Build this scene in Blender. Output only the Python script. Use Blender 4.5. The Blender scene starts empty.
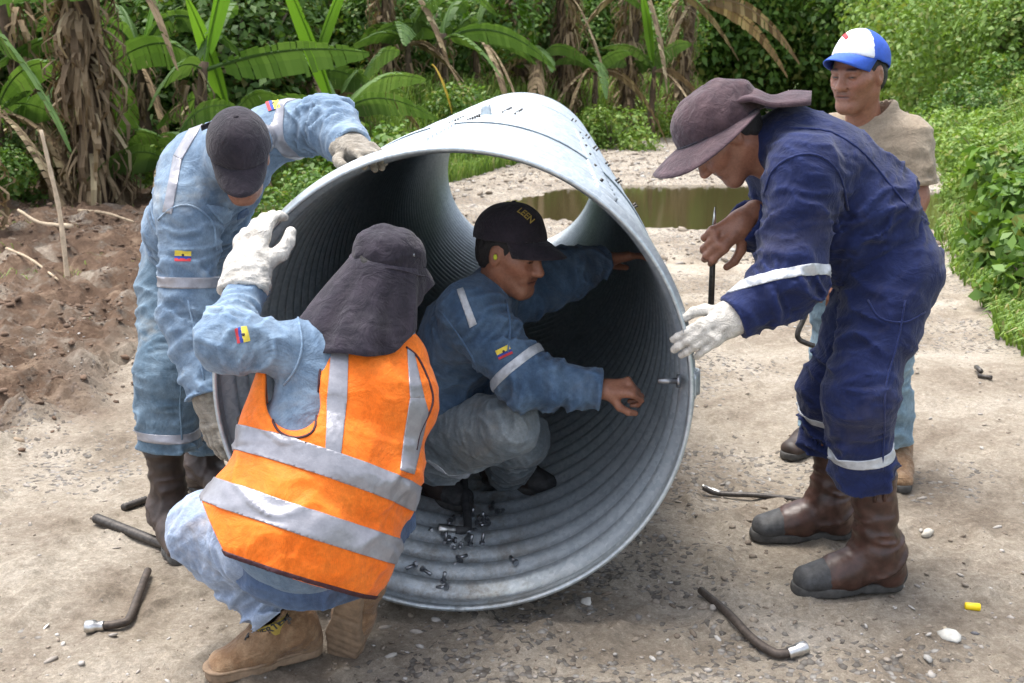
import bpy, bmesh, math, random
import numpy as np
from mathutils import Vector, Matrix
from mathutils.bvhtree import BVHTree
R = math.radians
scene = bpy.context.scene
COL = scene.collection

# ------------------------------------------------------------------ camera
CAM_H, PITCH, FPX = 1.45, R(13.8), 1100.0
cd = bpy.data.cameras.new('camera'); cam = bpy.data.objects.new('camera', cd); COL.objects.link(cam)
cam.location = (0, 0, CAM_H); cam.rotation_euler = (math.pi/2 - PITCH, 0, 0)
cd.sensor_width = 22.3; cd.lens = FPX*22.3/1024; cd.clip_start = .05; cd.clip_end = 600
cd.dof.use_dof = True; cd.dof.focus_distance = 3.0; cd.dof.aperture_fstop = 5.0
scene.camera = cam
# ------------------------------------------------------------------ sky, sun, exposure
w = bpy.data.worlds.new('World'); scene.world = w; w.use_nodes = True
wn = w.node_tree; bg = wn.nodes['Background']
sky = wn.nodes.new('ShaderNodeTexSky'); sky.sky_type = 'NISHITA'; sky.sun_disc = False
SUN_EL, SUN_AZ = R(74), R(-60)
sky.sun_elevation = SUN_EL; sky.sun_rotation = SUN_AZ
sky.dust_density = 3.0; sky.air_density = .8; sky.ozone_density = .6
hz_ = wn.nodes.new('ShaderNodeHueSaturation'); hz_.inputs['Saturation'].default_value = .45; wn.links.new(sky.outputs[0], hz_.inputs['Color']); wn.links.new(hz_.outputs[0], bg.inputs[0]); bg.inputs[1].default_value = .15
sd = bpy.data.lights.new('sun', 'SUN'); sun = bpy.data.objects.new('sun', sd); COL.objects.link(sun)
sd.energy = 1.6; sd.angle = R(32); sd.color = (1, .96, .9)
# NISHITA: sun_rotation measured clockwise from +Y (north)
sdir = Vector((math.sin(SUN_AZ)*math.cos(SUN_EL), math.cos(SUN_AZ)*math.cos(SUN_EL), math.sin(SUN_EL)))
sun.rotation_euler = sdir.to_track_quat('Z', 'Y').to_euler()
vs = scene.view_settings; vs.view_transform = 'Standard'; vs.look = 'None'; vs.gamma = 1; vs.exposure = 1.6
scene.cycles.max_bounces = 6; scene.cycles.use_denoising = True
scene.cycles.transparent_max_bounces = 4

# ------------------------------------------------------------------ measuring the photograph
FW = np.array([0, math.cos(PITCH), -math.sin(PITCH)]); UP = np.array([0, math.sin(PITCH), math.cos(PITCH)])
RT = np.array([1., 0, 0]); EYE = np.array([0, 0, CAM_H])
def ray(px, py): return FW + (px-512)/FPX*RT - (py-341.5)/FPX*UP
def P(px, py, Y):
    d = ray(px, py); return EYE + d*(Y/d[1])
def G0(px, py, z=0.0):
    d = ray(px, py); return EYE + d*((z-CAM_H)/d[2])

# ------------------------------------------------------------------ noise
def _h(i, j, k):
    n = (i.astype(np.uint32)*np.uint32(374761393) + j.astype(np.uint32)*np.uint32(668265263) + k.astype(np.uint32)*np.uint32(1274126177))
    n = (n ^ (n >> np.uint32(13)))*np.uint32(1274126177); n ^= n >> np.uint32(16)
    return n.astype(np.float32)/np.float32(4294967295)
def vnoise(x, y, z):
    i = np.floor(x).astype(np.int64); j = np.floor(y).astype(np.int64); k = np.floor(z).astype(np.int64)
    fx = x-i; fy = y-j; fz = z-k
    fx = fx*fx*(3-2*fx); fy = fy*fy*(3-2*fy); fz = fz*fz*(3-2*fz)
    def g(a, b, c): return _h(i+a, j+b, k+c)
    x00 = g(0,0,0)*(1-fx)+g(1,0,0)*fx; x10 = g(0,1,0)*(1-fx)+g(1,1,0)*fx
    x01 = g(0,0,1)*(1-fx)+g(1,0,1)*fx; x11 = g(0,1,1)*(1-fx)+g(1,1,1)*fx
    return (x00*(1-fy)+x10*fy)*(1-fz) + (x01*(1-fy)+x11*fy)*fz
def fbm(x, y, z, o=4):
    s = 0; a = .5; t = 0
    for n in range(o):
        s = s + a*vnoise(x*2**n+17.3*n, y*2**n+5.1*n, z*2**n); t += a; a *= .5
    return s/t

# ------------------------------------------------------------------ objects
BASE = {}
def root_of(o):
    while o.parent: o = o.parent
    return o
def mk(name, V, F, mat=None, parent=None, smooth=True, cols=None, mats=None, fmat=None):
    V = np.asarray(V, float)
    me = bpy.data.meshes.new(name)
    off = np.array(root_of(parent).location) if parent else np.array([V[:,0].mean(), V[:,1].mean(), V[:,2].min()])
    Vl = V-off
    if isinstance(F, np.ndarray) and F.ndim == 2:
        me.vertices.add(len(Vl)); me.vertices.foreach_set('co', Vl.astype(np.float32).ravel())
        n, k = F.shape
        me.loops.add(n*k); me.loops.foreach_set('vertex_index', F.astype(np.int32).ravel())
        me.polygons.add(n); me.polygons.foreach_set('loop_start', np.arange(0, n*k, k, dtype=np.int32))
        me.polygons.foreach_set('loop_total', np.full(n, k, np.int32)); me.update(calc_edges=True); me.validate()
    else:
        me.from_pydata([tuple(v) for v in Vl], [], [tuple(int(i) for i in f) for f in F]); me.update()
    if smooth: me.polygons.foreach_set('use_smooth', np.ones(len(me.polygons), bool))
    for m in (mats or [mat]):
        if m: me.materials.append(m)
    if fmat is not None: me.polygons.foreach_set('material_index', np.asarray(fmat, np.int32))
    if cols is not None:
        at = me.color_attributes.new('col', 'FLOAT_COLOR', 'POINT')
        c = np.ones((len(V), 4), np.float32); c[:, :3] = cols; at.data.foreach_set('color', c.ravel())
    o = bpy.data.objects.new(name, me); COL.objects.link(o)
    if parent: o.parent = parent
    else: o.location = off
    o['_b'] = 0; del o['_b']
    return o
def tag(o, label=None, cat=None, group=None, kind=None):
    if label: o['label'] = label
    if cat: o['category'] = cat
    if group: o['group'] = group
    if kind: o['kind'] = kind
    return o
def thing(name, loc, label, cat, group=None):
    o = bpy.data.objects.new(name, None); COL.objects.link(o); o.location = tuple(loc); o.empty_display_size = .1
    return tag(o, label, cat, group)
def copy_tree(o, parent=None):
    c = o.copy(); COL.objects.link(c); c.parent = parent
    for ch in list(o.children): copy_tree(ch, c)
    return c

def nrm(v): v = np.asarray(v, float); return v/max(np.linalg.norm(v), 1e-9)
def perp(u):
    a = np.array([0, 0, 1.]) if abs(u[2]) < .9 else np.array([1., 0, 0])
    e = nrm(np.cross(u, a)); return e, np.cross(u, e)
def tube_vf(pts, rad, n=10, cap=True, flat=1.0):
    pts = np.asarray(pts, float); m = len(pts); rad = np.broadcast_to(np.asarray(rad, float), (m,))
    V = []; F = []; e1 = None
    for i in range(m):
        t = nrm(pts[min(i+1, m-1)]-pts[max(i-1, 0)])
        if e1 is None: e1, _ = perp(t)
        e1 = nrm(e1-t*np.dot(e1, t)); e2 = np.cross(t, e1)
        for k in range(n):
            a = 2*math.pi*k/n; V.append(pts[i]+rad[i]*(math.cos(a)*e1+flat*math.sin(a)*e2))
    for i in range(m-1):
        for k in range(n): F.append((i*n+k, i*n+(k+1)%n, (i+1)*n+(k+1)%n, (i+1)*n+k))
    if cap: F.append(tuple(range(n-1, -1, -1))); F.append(tuple((m-1)*n+k for k in range(n)))
    return V, F
def join(parts):
    V = []; F = []
    for v, f in parts:
        b = len(V); V += list(v); F += [tuple(i+b for i in q) for q in f]
    return V, F
def smooth_path(pts, sub=6):
    pts = [np.asarray(p, float) for p in pts]; out = []
    q = [2*pts[0]-pts[1]]+pts+[2*pts[-1]-pts[-2]]
    for i in range(1, len(q)-2):
        for s in range(sub):
            t = s/sub; a, b, c, d = q[i-1:i+3]
            out.append(.5*((2*b)+(-a+c)*t+(2*a-5*b+4*c-d)*t*t+(-a+3*b-3*c+d)*t**3))
    out.append(pts[-1]); return np.array(out)
def solid_grid(G, th, closed_u=False):
    """G[i][j] points -> closed sheet of thickness th"""
    G = np.asarray(G, float); m, n, _ = G.shape
    du = np.roll(G, -1, 1)-np.roll(G, 1, 1) if closed_u else np.gradient(G, axis=1)
    dv = np.gradient(G, axis=0)
    N = np.cross(du, dv); N /= np.maximum(np.linalg.norm(N, axis=2, keepdims=True), 1e-9)
    V = np.concatenate([(G+N*th/2).reshape(-1, 3), (G-N*th/2).reshape(-1, 3)]); o = m*n; F = []
    nn = n if closed_u else n-1
    for i in range(m-1):
        for j in range(nn):
            a, b, c, d = i*n+j, i*n+(j+1) % n, (i+1)*n+(j+1) % n, (i+1)*n+j
            F.append((a, b, c, d)); F.append((o+d, o+c, o+b, o+a))
    for j in range(nn):
        a, b = j, (j+1) % n; F.append((b, a, o+a, o+b)); a += (m-1)*n; b += (m-1)*n; F.append((a, b, o+b, o+a))
    if not closed_u:
        for i in range(m-1):
            a, b = i*n, (i+1)*n; F.append((a, b, o+b, o+a)); a += n-1; b += n-1; F.append((b, a, o+a, o+b))
    return V, F

# ------------------------------------------------------------------ materials
def mat(name, build, disp=False):
    m = bpy.data.materials.new(name); m.use_nodes = True; nt = m.node_tree
    b = nt.nodes['Principled BSDF']; build(nt, b); return m
def N(nt, t, **kw):
    n = nt.nodes.new(t)
    for k, v in kw.items():
        if k.startswith('_'): setattr(n, k[1:], v)
        else: n.inputs[k.replace('__', ' ')].default_value = v
    return n
def ramp(nt, fac, stops):
    r = nt.nodes.new('ShaderNodeValToRGB'); e = r.color_ramp.elements
    while len(e) < len(stops): e.new(.5)
    for q, (p, c) in zip(e, stops):
        q.position = p; q.color = (*c, 1) if len(c) == 3 else c
    nt.links.new(fac, r.inputs[0]); return r.outputs[0]
def noise(nt, scale, detail=5, rough=.6, vec=None, dist=0):
    n = nt.nodes.new('ShaderNodeTexNoise'); n.inputs['Scale'].default_value = scale; n.inputs['Detail'].default_value = detail
    n.inputs['Roughness'].default_value = rough; n.inputs['Distortion'].default_value = dist
    if vec is None:
        tc = nt.nodes.new('ShaderNodeTexCoord'); vec = tc.outputs['Object']
    nt.links.new(vec, n.inputs['Vector']); return n.outputs[0]
def mixc(nt, fac, a, b, mode='MIX'):
    m = nt.nodes.new('ShaderNodeMix'); m.data_type = 'RGBA'; m.blend_type = mode
    for s, v in ((m.inputs[0], fac), (m.inputs[6], a), (m.inputs[7], b)):
        if isinstance(v, (int, float)): s.default_value = v
        elif isinstance(v, tuple): s.default_value = (*v, 1)
        else: nt.links.new(v, s)
    return m.outputs[2]
def bump(nt, b, h, strength=.3, dist=.01, prev=None):
    n = nt.nodes.new('ShaderNodeBump'); n.inputs['Strength'].default_value = strength; n.inputs['Distance'].default_value = dist
    nt.links.new(h, n.inputs['Height'])
    if prev is not None: nt.links.new(prev, n.inputs['Normal'])
    nt.links.new(n.outputs[0], b.inputs['Normal']); return n.outputs[0]
def cloth(name, base, fade, dirt=None, dirt_amt=.5, scale=1.0, rough=.85, weave=.25, fade_lo=.42, fade_hi=.7, wear=.7, crease=.5):
    def f(nt, b):
        n1 = noise(nt, 8*scale, 8, .7)
        c = ramp(nt, n1, [(fade_lo, base), (fade_hi, fade)])
        n3 = noise(nt, 90*scale, 3, .7); c = mixc(nt, .45, c, ramp(nt, n3, [(.3, (.5, .5, .5)), (.7, (1, 1, 1))]), 'MULTIPLY')
        ms = nt.nodes.new('ShaderNodeMapping'); ms.inputs['Scale'].default_value = (900, 900, 70); ts = nt.nodes.new('ShaderNodeTexCoord'); nt.links.new(ts.outputs['Object'], ms.inputs[0]); c = mixc(nt, .35, c, ramp(nt, noise(nt, 1, 2, .5, ms.outputs[0]), [(.35, (.7, .7, .72)), (.65, (1.15, 1.15, 1.15))]), 'MULTIPLY')
        if dirt:
            n2 = noise(nt, 3.1*scale, 5, .7, dist=.6)
            m = ramp(nt, n2, [(.56, (0, 0, 0)), (.7, (dirt_amt,)*3)]); c = mixc(nt, m, c, dirt)
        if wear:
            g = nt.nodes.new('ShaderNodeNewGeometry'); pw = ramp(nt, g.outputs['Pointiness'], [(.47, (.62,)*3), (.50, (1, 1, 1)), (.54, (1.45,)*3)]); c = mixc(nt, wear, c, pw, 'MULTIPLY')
        nt.links.new(c, b.inputs['Base Color']); b.inputs['Roughness'].default_value = rough
        b.inputs['Specular IOR Level'].default_value = .2; b.inputs['Sheen Weight'].default_value = .12
        w = noise(nt, 11*scale, 6, .62, dist=1.6); p = bump(nt, b, w, .5, .02)
        rn = nt.nodes.new('ShaderNodeTexNoise'); rn.noise_type = 'RIDGED_MULTIFRACTAL'; rn.inputs['Scale'].default_value = 7*scale; rn.inputs['Detail'].default_value = 3; rn.inputs['Roughness'].default_value = .5; rn.inputs['Distortion'].default_value = 1.2
        mp = nt.nodes.new('ShaderNodeMapping'); mp.inputs['Rotation'].default_value = (.5, .4, .3); mp.inputs['Scale'].default_value = (.55, 1, 1.5); tcc = nt.nodes.new('ShaderNodeTexCoord'); nt.links.new(tcc.outputs['Object'], mp.inputs[0]); nt.links.new(mp.outputs[0], rn.inputs['Vector'])
        p = bump(nt, b, rn.outputs[0], crease, .012, p)
        bump(nt, b, noise(nt, 420, 2, .5), weave, .002, p)
    return mat(name, f)
def plain(name, col, rough=.6, metal=0, var=.25, scale=25, bs=.15):
    def f(nt, b):
        n1 = noise(nt, scale, 5, .65)
        lo = tuple(x*(1-var) for x in col); hi = tuple(min(1, x*(1+var)) for x in col)
        nt.links.new(ramp(nt, n1, [(.3, lo), (.7, hi)]), b.inputs['Base Color'])
        b.inputs['Roughness'].default_value = rough; b.inputs['Metallic'].default_value = metal
        if bs: bump(nt, b, noise(nt, scale*3, 4, .6), bs, .004)
    return mat(name, f)
M = {}
def leaf_mat(name, lo, hi, rough=.5, trans=.35, extra=None):
    def f(nt, b):
        g = nt.nodes.new('ShaderNodeNewGeometry')
        st = [(0, lo), (1, hi)] if not extra else [(0, lo), (.86, hi), (.93, extra)]
        c = ramp(nt, g.outputs['Random Per Island'], st)
        oi = nt.nodes.new('ShaderNodeObjectInfo')
        k = ramp(nt, oi.outputs['Random'], [(0, (.75, .8, .75)), (1, (1.0, 1.0, .9))]); c = mixc(nt, 1.0, c, k, 'MULTIPLY')
        nt.links.new(c, b.inputs['Base Color']); b.inputs['Roughness'].default_value = rough
        b.inputs['Specular IOR Level'].default_value = .35
        t = nt.nodes.new('ShaderNodeBsdfTranslucent'); nt.links.new(mixc(nt, 1.0, c, (1, 1, .5), 'MULTIPLY'), t.inputs[0])
        ms = nt.nodes.new('ShaderNodeMixShader'); ms.inputs[0].default_value = trans
        nt.links.new(b.outputs[0], ms.inputs[1]); nt.links.new(t.outputs[0], ms.inputs[2])
        nt.links.new(ms.outputs[0], nt.nodes['Material Output'].inputs[0])
    return mat(name, f)
# ------------------------------------------------------------------ implicit bodies, meshed with surface nets
def smin(a, b, k):
    if k <= 0: return np.minimum(a, b)
    h = np.maximum(k-np.abs(a-b), 0)/k
    return np.minimum(a, b)-h*h*k*.25
class Sh:
    def __init__(s): s.ops = []; s.lo = []; s.hi = []
    def _bb(s, pts, r):
        pts = np.array(pts); s.lo.append(pts.min(0)-r); s.hi.append(pts.max(0)+r)
    def cap(s, a, b, ra, rb, k=.03, w=None, fa=1., fb=1., fold=None, fs=.045, flat=False, sub=False, seed=0., flata=False):
        a = np.asarray(a, float); b = np.asarray(b, float)
        if w is not None: w = nrm(w)
        if not sub: s._bb([a, b], max(ra*max(1, fa), rb*max(1, fb))+.03)
        s.ops.append(('c', a, b, ra, rb, k, w, fa, fb, fold, fs, flat, sub, seed, flata)); return s
    def chain(s, pts, rs, **kw):
        for i in range(len(pts)-1): s.cap(pts[i], pts[i+1], rs[i], rs[i+1], **kw)
        return s
    def ell(s, c, r, M3=None, k=.02, sub=False):
        c = np.asarray(c, float); r = np.asarray(r, float)
        M3 = np.eye(3) if M3 is None else np.asarray(M3, float)   # columns = axes
        if not sub: s._bb([c], r.max()+.02)
        s.ops.append(('e', c, r, M3, k, sub)); return s
    def plane(s, c, n):                      # cut away the side n points to
        s.ops.append(('p', np.asarray(c, float), nrm(n))); return s
    def lump(s, amp, scale, seed=0.): s.ops.append(('n', amp, scale, seed)); return s
    def ev(s, X, detail=True):
        X = X.astype(np.float32)
        d = np.full(len(X), 10., np.float32)
        for o in s.ops:
            if o[0] == 'c':
                _, a, b, ra, rb, k, w, fa, fb, fold, fs, flat, sub, seed, flata = o
                ab = b-a; L = max(np.linalg.norm(ab), 1e-6); u = ab/L
                q = X-a.astype(np.float32); ax = q@u.astype(np.float32); t = np.clip(ax/L, 0, 1)
                rv = q-np.outer(t*L, u)
                rad = ra+(rb-ra)*t
                if w is not None:
                    f = fa+(fb-fa)*t; rw = rv@w; rv2 = rv-np.outer(rw, w)
                    l2 = (rv2**2).sum(1)+(rw/f)**2; e = np.sqrt(l2)
                    dd = e-rad
                    # rescale towards true distance
                    g = np.sqrt((rv2**2).sum(1)+(rw/f**2)**2)/np.maximum(e, 1e-6); dd = dd/np.maximum(g, .3)
                else: dd = np.sqrt((rv**2).sum(1))-rad
                if fold and detail:
                    m = dd < .04
                    if m.any():
                        e1, e2 = perp(u); qm = q[m]; x1 = qm@e1; x2 = qm@e2; am = ax[m]; tm = t[m]
                        wob = vnoise(x1/.09+seed, x2/.09, am/.12)*1.6
                        n1 = vnoise(am/fs+wob+.35*x1/fs+seed*3, x1/(fs*2.6), x2/(fs*2.6))
                        n2 = vnoise(am/(fs*.5)-.5*x1/fs+seed*5, x1/(fs*1.6), x2/(fs*1.6)+wob)
                        rg = (1-np.abs(2*n1-1))**3.2*.85+(1-np.abs(2*n2-1))**2.5*.4
                        amp = fold[0]+(fold[1]-fold[0])*tm
                        dd[m] -= amp*(rg-.30)*1.8
                if flat: dd = np.maximum(dd, ax-L)
                if flata: dd = np.maximum(dd, -ax)
                if sub: d = -smin(-d, dd, k) if k > 0 else np.maximum(d, -dd)
                else: d = smin(d, dd, k)
            elif o[0] == 'e':
                _, c, r, M3, k, sub = o
                q = (X-c)@M3; k0 = np.sqrt(((q/r)**2).sum(1)); k1 = np.sqrt(((q/r**2)**2).sum(1))
                dd = k0*(k0-1)/np.maximum(k1, 1e-6)
                if sub: d = -smin(-d, dd, k)
                else: d = smin(d, dd, k)
            elif o[0] == 'p': d = np.maximum(d, (X-o[1])@o[2])
            elif o[0] == 'n' and detail:
                m = np.abs(d) < .05; Q = X[m]/o[2]+o[3]
                d[m] -= o[1]*(fbm(Q[:, 0], Q[:, 1], Q[:, 2], 2)-.5)*2
        return d
def mesh_sdf(sh, h, lo=None, hi=None):
    lo = np.min(sh.lo, 0) if lo is None else np.asarray(lo); hi = np.max(sh.hi, 0) if hi is None else np.asarray(hi)
    C = 4; nc = np.ceil((hi-lo)/(h*C)).astype(int)+2; n = nc*C
    g = [lo[i]+h*C*(np.arange(nc[i])+.5)-h*.5 for i in range(3)]
    X = np.stack(np.meshgrid(*g, indexing='ij'), -1).reshape(-1, 3)
    dc = sh.ev(X, False).reshape(nc)
    near = np.abs(dc) < h*C*1.1+.016
    D = np.repeat(np.repeat(np.repeat(np.where(dc < 0, -1., 1.).astype(np.float32), C, 0), C, 1), C, 2)
    nb = np.argwhere(near)
    off = np.stack(np.meshgrid(*[np.arange(C)]*3, indexing='ij'), -1).reshape(-1, 3)
    for s in range(0, len(nb), 8000):
        I = (nb[s:s+8000, None, :]*C+off[None]).reshape(-1, 3)
        D[I[:, 0], I[:, 1], I[:, 2]] = sh.ev(lo+I*h)
    S = D < 0; a = S[:-1, :-1, :-1].astype(np.int8)
    cnt = np.zeros_like(a)
    for i in (0, 1):
        for j in (0, 1):
            for k in (0, 1): cnt += S[i:S.shape[0]-1+i, j:S.shape[1]-1+j, k:S.shape[2]-1+k]
    act = (cnt > 0) & (cnt < 8); I = np.argwhere(act)
    idx = np.full(act.shape, -1, np.int32); idx[act] = np.arange(len(I))
    acc = np.zeros((len(I), 3)); num = np.zeros(len(I))
    cs = [(i, j, k) for i in (0, 1) for j in (0, 1) for k in (0, 1)]
    for A in cs:
        for ax in range(3):
            if A[ax] == 0:
                B = list(A); B[ax] = 1
                da = D[I[:, 0]+A[0], I[:, 1]+A[1], I[:, 2]+A[2]]; db = D[I[:, 0]+B[0], I[:, 1]+B[1], I[:, 2]+B[2]]
                m = (da < 0) != (db < 0); t = da[m]/(da[m]-db[m])
                p = np.tile(np.array(A, float), (m.sum(), 1)); p[:, ax] = t; acc[m] += p; num[m] += 1
    V = lo+h*(I+acc/num[:, None])
    F = []
    for ax in range(3):
        sl0 = [slice(1, -1)]*3; sl1 = [slice(1, -1)]*3; sl0[ax] = slice(0, -1); sl1[ax] = slice(1, None)
        s0 = S[tuple(sl0)]; s1 = S[tuple(sl1)]
        E = np.argwhere(s0 != s1)
        if not len(E): continue
        o = np.array([1, 1, 1]); o[ax] = 0; Eg = E+o
        b, c = [(1, 2), (2, 0), (0, 1)][ax]
        def ci(db, dc_):
            q = Eg.copy(); q[:, b] += db; q[:, c] += dc_; return idx[q[:, 0], q[:, 1], q[:, 2]]
        f = np.stack([ci(-1, -1), ci(0, -1), ci(0, 0), ci(-1, 0)], 1)
        fl = ~S[Eg[:, 0], Eg[:, 1], Eg[:, 2]]; f[fl] = f[fl][:, ::-1]
        F.append(f)
    F = np.concatenate(F); F = F[(F >= 0).all(1)]
    return V, F
def build(sh, h, name, m, parent, frame=None, colf=None, **kw):
    V, F = mesh_sdf(sh, h)
    c = colf(V) if colf else None
    if frame is not None: V = V@np.asarray(frame[0]).T+np.asarray(frame[1])
    o = mk(name, V, F, m, parent, cols=c); o_data[o.name] = (V, F); return o
o_data = {}
def frame(pos, fwd, up, s=1.0):
    f = nrm(fwd); u = nrm(np.asarray(up, float)-f*np.dot(up, f)); r = np.cross(f, u)
    return np.stack([r, f, u], 1)*s, np.asarray(pos, float)
def tf(V, fr): return np.asarray(V)@fr[0].T+fr[1]

def cutout(src, name, m, parent, planes, center=None, rad=None, off=.002, front=None, fm=None, mats=None, drop=.004):
    """a strip or patch lying on the cloth surface src, bounded by planes (co, outward normal)"""
    V, F = o_data[src.name]
    fc = V[F].mean(1); keep = np.ones(len(F), bool)
    if center is not None: keep &= np.linalg.norm(fc-center, axis=1) < rad
    for co, no in planes: keep &= ((fc-co)@nrm(no)) < .012
    if front is not None:
        q = V[F]; fn = np.cross(q[:, 2]-q[:, 0], q[:, 3]-q[:, 1]); keep &= (fn@np.asarray(front)) > 0
    Fk = F[keep]
    if not len(Fk): print('EMPTY cutout', name, src.name); return None
    u, inv = np.unique(Fk, return_inverse=True)
    bm = bmesh.new(); vs_ = [bm.verts.new(V[i]) for i in u]
    for f in inv.reshape(-1, 4):
        try: bm.faces.new([vs_[i] for i in f])
        except ValueError: pass
    for co, no in planes:
        bmesh.ops.bisect_plane(bm, geom=bm.verts[:]+bm.edges[:]+bm.faces[:], plane_co=co, plane_no=nrm(no), clear_outer=True)
    bm.normal_update()
    for v in bm.verts: v.co += v.normal*off
    be = [e for e in bm.edges if e.is_boundary]; nn = {v: v.normal.copy() for v in bm.verts}
    r = bmesh.ops.extrude_edge_only(bm, edges=be)
    bm.verts.index_update()
    for v in [g for g in r['geom'] if isinstance(g, bmesh.types.BMVert)]:
        for e in v.link_edges:
            o = e.other_vert(v)
            if o in nn: v.co -= nn[o]*drop; break
    bm.normal_update(); bm.verts.index_update()
    Vn = [tuple(v.co) for v in bm.verts]; Fn = [tuple(v.index for v in f.verts) for f in bm.faces]
    fmi = [fm(np.array(f.calc_center_median())) for f in bm.faces] if fm else None
    bm.free()
    Vn, Fn = largest(Vn, Fn)
    if not Fn: print('EMPTY2', name, src.name); return None
    return mk(name, Vn, Fn, m, parent, mats=mats, fmat=fmi)
def largest(V, F):
    par = list(range(len(V)))
    def fd(i):
        while par[i] != i: par[i] = par[par[i]]; i = par[i]
        return i
    for f in F:
        a = fd(f[0])
        for i in f[1:]: par[fd(i)] = a
    cnt = {}
    for f in F: r = fd(f[0]); cnt[r] = cnt.get(r, 0)+1
    if not cnt: return V, F
    b = max(cnt, key=cnt.get); F = [f for f in F if fd(f[0]) == b]; used = sorted({i for f in F for i in f}); mp = {u: i for i, u in enumerate(used)}
    return [V[u] for u in used], [tuple(mp[i] for i in f) for f in F]
def band(src, name, m, parent, c, u, w, rad, **kw):
    c = np.asarray(c); u = nrm(u)
    return cutout(src, name, m, parent, [(c-u*w/2, -u), (c+u*w/2, u)], c, rad, **kw)
def pxplanes(poly):
    """planes through the eye and the edges of a (convex, clockwise on screen) outline"""
    out = []; n = len(poly); cx = sum(p[0] for p in poly)/n; cy = sum(p[1] for p in poly)/n; rc = ray(cx, cy)
    for i in range(n):
        a, b = ray(*poly[i]), ray(*poly[(i+1) % n]); no = nrm(np.cross(a, b))
        if np.dot(no, rc) > 0: no = -no
        out.append((EYE, no))
    return out
def A0(*t): return np.array(t, float)
def decal_text(src, px, py, text, size, d, m, parent, name='lettering', sx=1.0):
    cu = bpy.data.curves.new('letters', 'FONT'); cu.body = text; cu.size = size; cu.extrude = .0012; cu.align_x = 'CENTER'; cu.align_y = 'CENTER'; cu.offset = size*.012
    o = bpy.data.objects.new('letters_tmp', cu); COL.objects.link(o); dg = bpy.context.evaluated_depsgraph_get(); me = o.evaluated_get(dg).to_mesh(); V = np.array([v.co for v in me.vertices]); F = [tuple(p.vertices) for p in me.polygons]; o.to_mesh_clear(); bpy.data.objects.remove(o)
    cc, n = hit(src, px, py)
    if cc is None: print('text miss', text); return
    dv = d[0]*RT-d[1]*UP; e1 = nrm(dv-n*np.dot(dv, n)); e2 = np.cross(n, e1); W2 = []; bv = _bvh[src.name]
    for p in V:
        x0 = cc+e1*p[0]*sx+e2*p[1]; r_ = bv.ray_cast(Vector(x0+n*.04), Vector(-n), .08); x1 = np.array(r_[0]) if r_[0] is not None else x0; W2.append(x1+n*(.0006+max(0, p[2])))
    mk(name, W2, F, m, parent, smooth=False)
def hit(src, px, py, off=0.0):
    V, F = o_data[src.name]
    if src.name not in _bvh: _bvh[src.name] = BVHTree.FromPolygons([tuple(v) for v in V], [tuple(int(i) for i in f) for f in F])
    r = _bvh[src.name].ray_cast(Vector(EYE), Vector(nrm(ray(px, py))))
    if r[0] is None: return None, None
    n = np.array(r[1]); 
    if np.dot(n, ray(px, py)) > 0: n = -n
    return np.array(r[0])+n*off, n
_bvh = {}
def piping(src, name, m, parent, pxs, r=.003, n=6, closed=False, sub=4):
    q = smooth_path([np.array([p[0], p[1], 0.]) for p in pxs], sub)
    pts = [hit(src, a[0], a[1], .001)[0] for a in q]; pts = [p for p in pts if p is not None]
    if len(pts) < 3: print('piping miss', name); return
    pts = np.array(pts); 
    ok = [0]
    for i in range(1, len(pts)):
        if np.linalg.norm(pts[i]-pts[ok[-1]]) < .09: ok.append(i)
    V, F = tube_vf(pts[ok], r, n); return mk(name, V, F, m, parent)

# ------------------------------------------------------------------ heads, hands, boots, hats
def head_sdf():
    s = Sh()
    s.ell((0, -.012, .03), (.077, .097, .09)); s.ell((0, .022, -.035), (.060, .070, .080), k=.04)
    s.cap((-.012, .070, -.1), (.012, .070, -.1), .020, .020, k=.03)
    for x in (-1, 1):
        s.cap((x*.052, -.005, -.055), (x*.014, .07, -.098), .018, .016, k=.03)
        s.cap((x*.052, .045, -.014), (x*.036, .070, -.026), .018, .018, k=.025)
        s.ell((x*.031, .099, .004), (.017, .017, .0125), k=.014, sub=True)
        s.cap((x*.014, .088, .020), (x*.046, .078, .020), .009, .008, k=.014)
        s.ell((x*.031, .078, .003), (.0165, .0145, .0120), k=.004)             # lids
        s.cap((x*.020, .0925, .002), (x*.042, .0880, .001), .0022, .0020, k=.002, sub=True)
        s.ell((x*.079, -.006, -.006), (.008, .019, .031), k=.012)
        s.ell((x*.089, -.002, -.003), (.006, .010, .019), k=.004, sub=True)
        s.ell((x*.0125, .1, -.032), (.0085, .010, .008), k=.008)
        s.cap((x*.022, .088, -.034), (x*.034, .078, -.062), .004, .003, k=.02)
    s.cap((0, .087, .014), (0, .110, -.028), .0085, .0135, k=.014)
    for x in (-1, 1): s.cap((x*.018, .098, -.032), (x*.033, .080, -.058), .0016, .0016, k=.006, sub=True); s.cap((x*.02, .101, -.012), (x*.04, .09, -.016), .002, .002, k=.01, sub=True)
    s.cap((-.02, .083, -.0565), (.02, .083, -.0565), .0085, .0085, k=.012)
    s.cap((-.016, .083, -.0695), (.016, .083, -.0695), .0085, .0085, k=.01)
    s.cap((-.024, .0935, -.0632), (.024, .0935, -.0632), .0022, .0022, k=.004, sub=True)
    s.cap((0, -.015, -.05), (0, -.035, -.17), .056, .060, k=.03)
    s.lump(.0012, .03, 3)
    return s
SK = np.array([.30, .135, .082])
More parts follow.
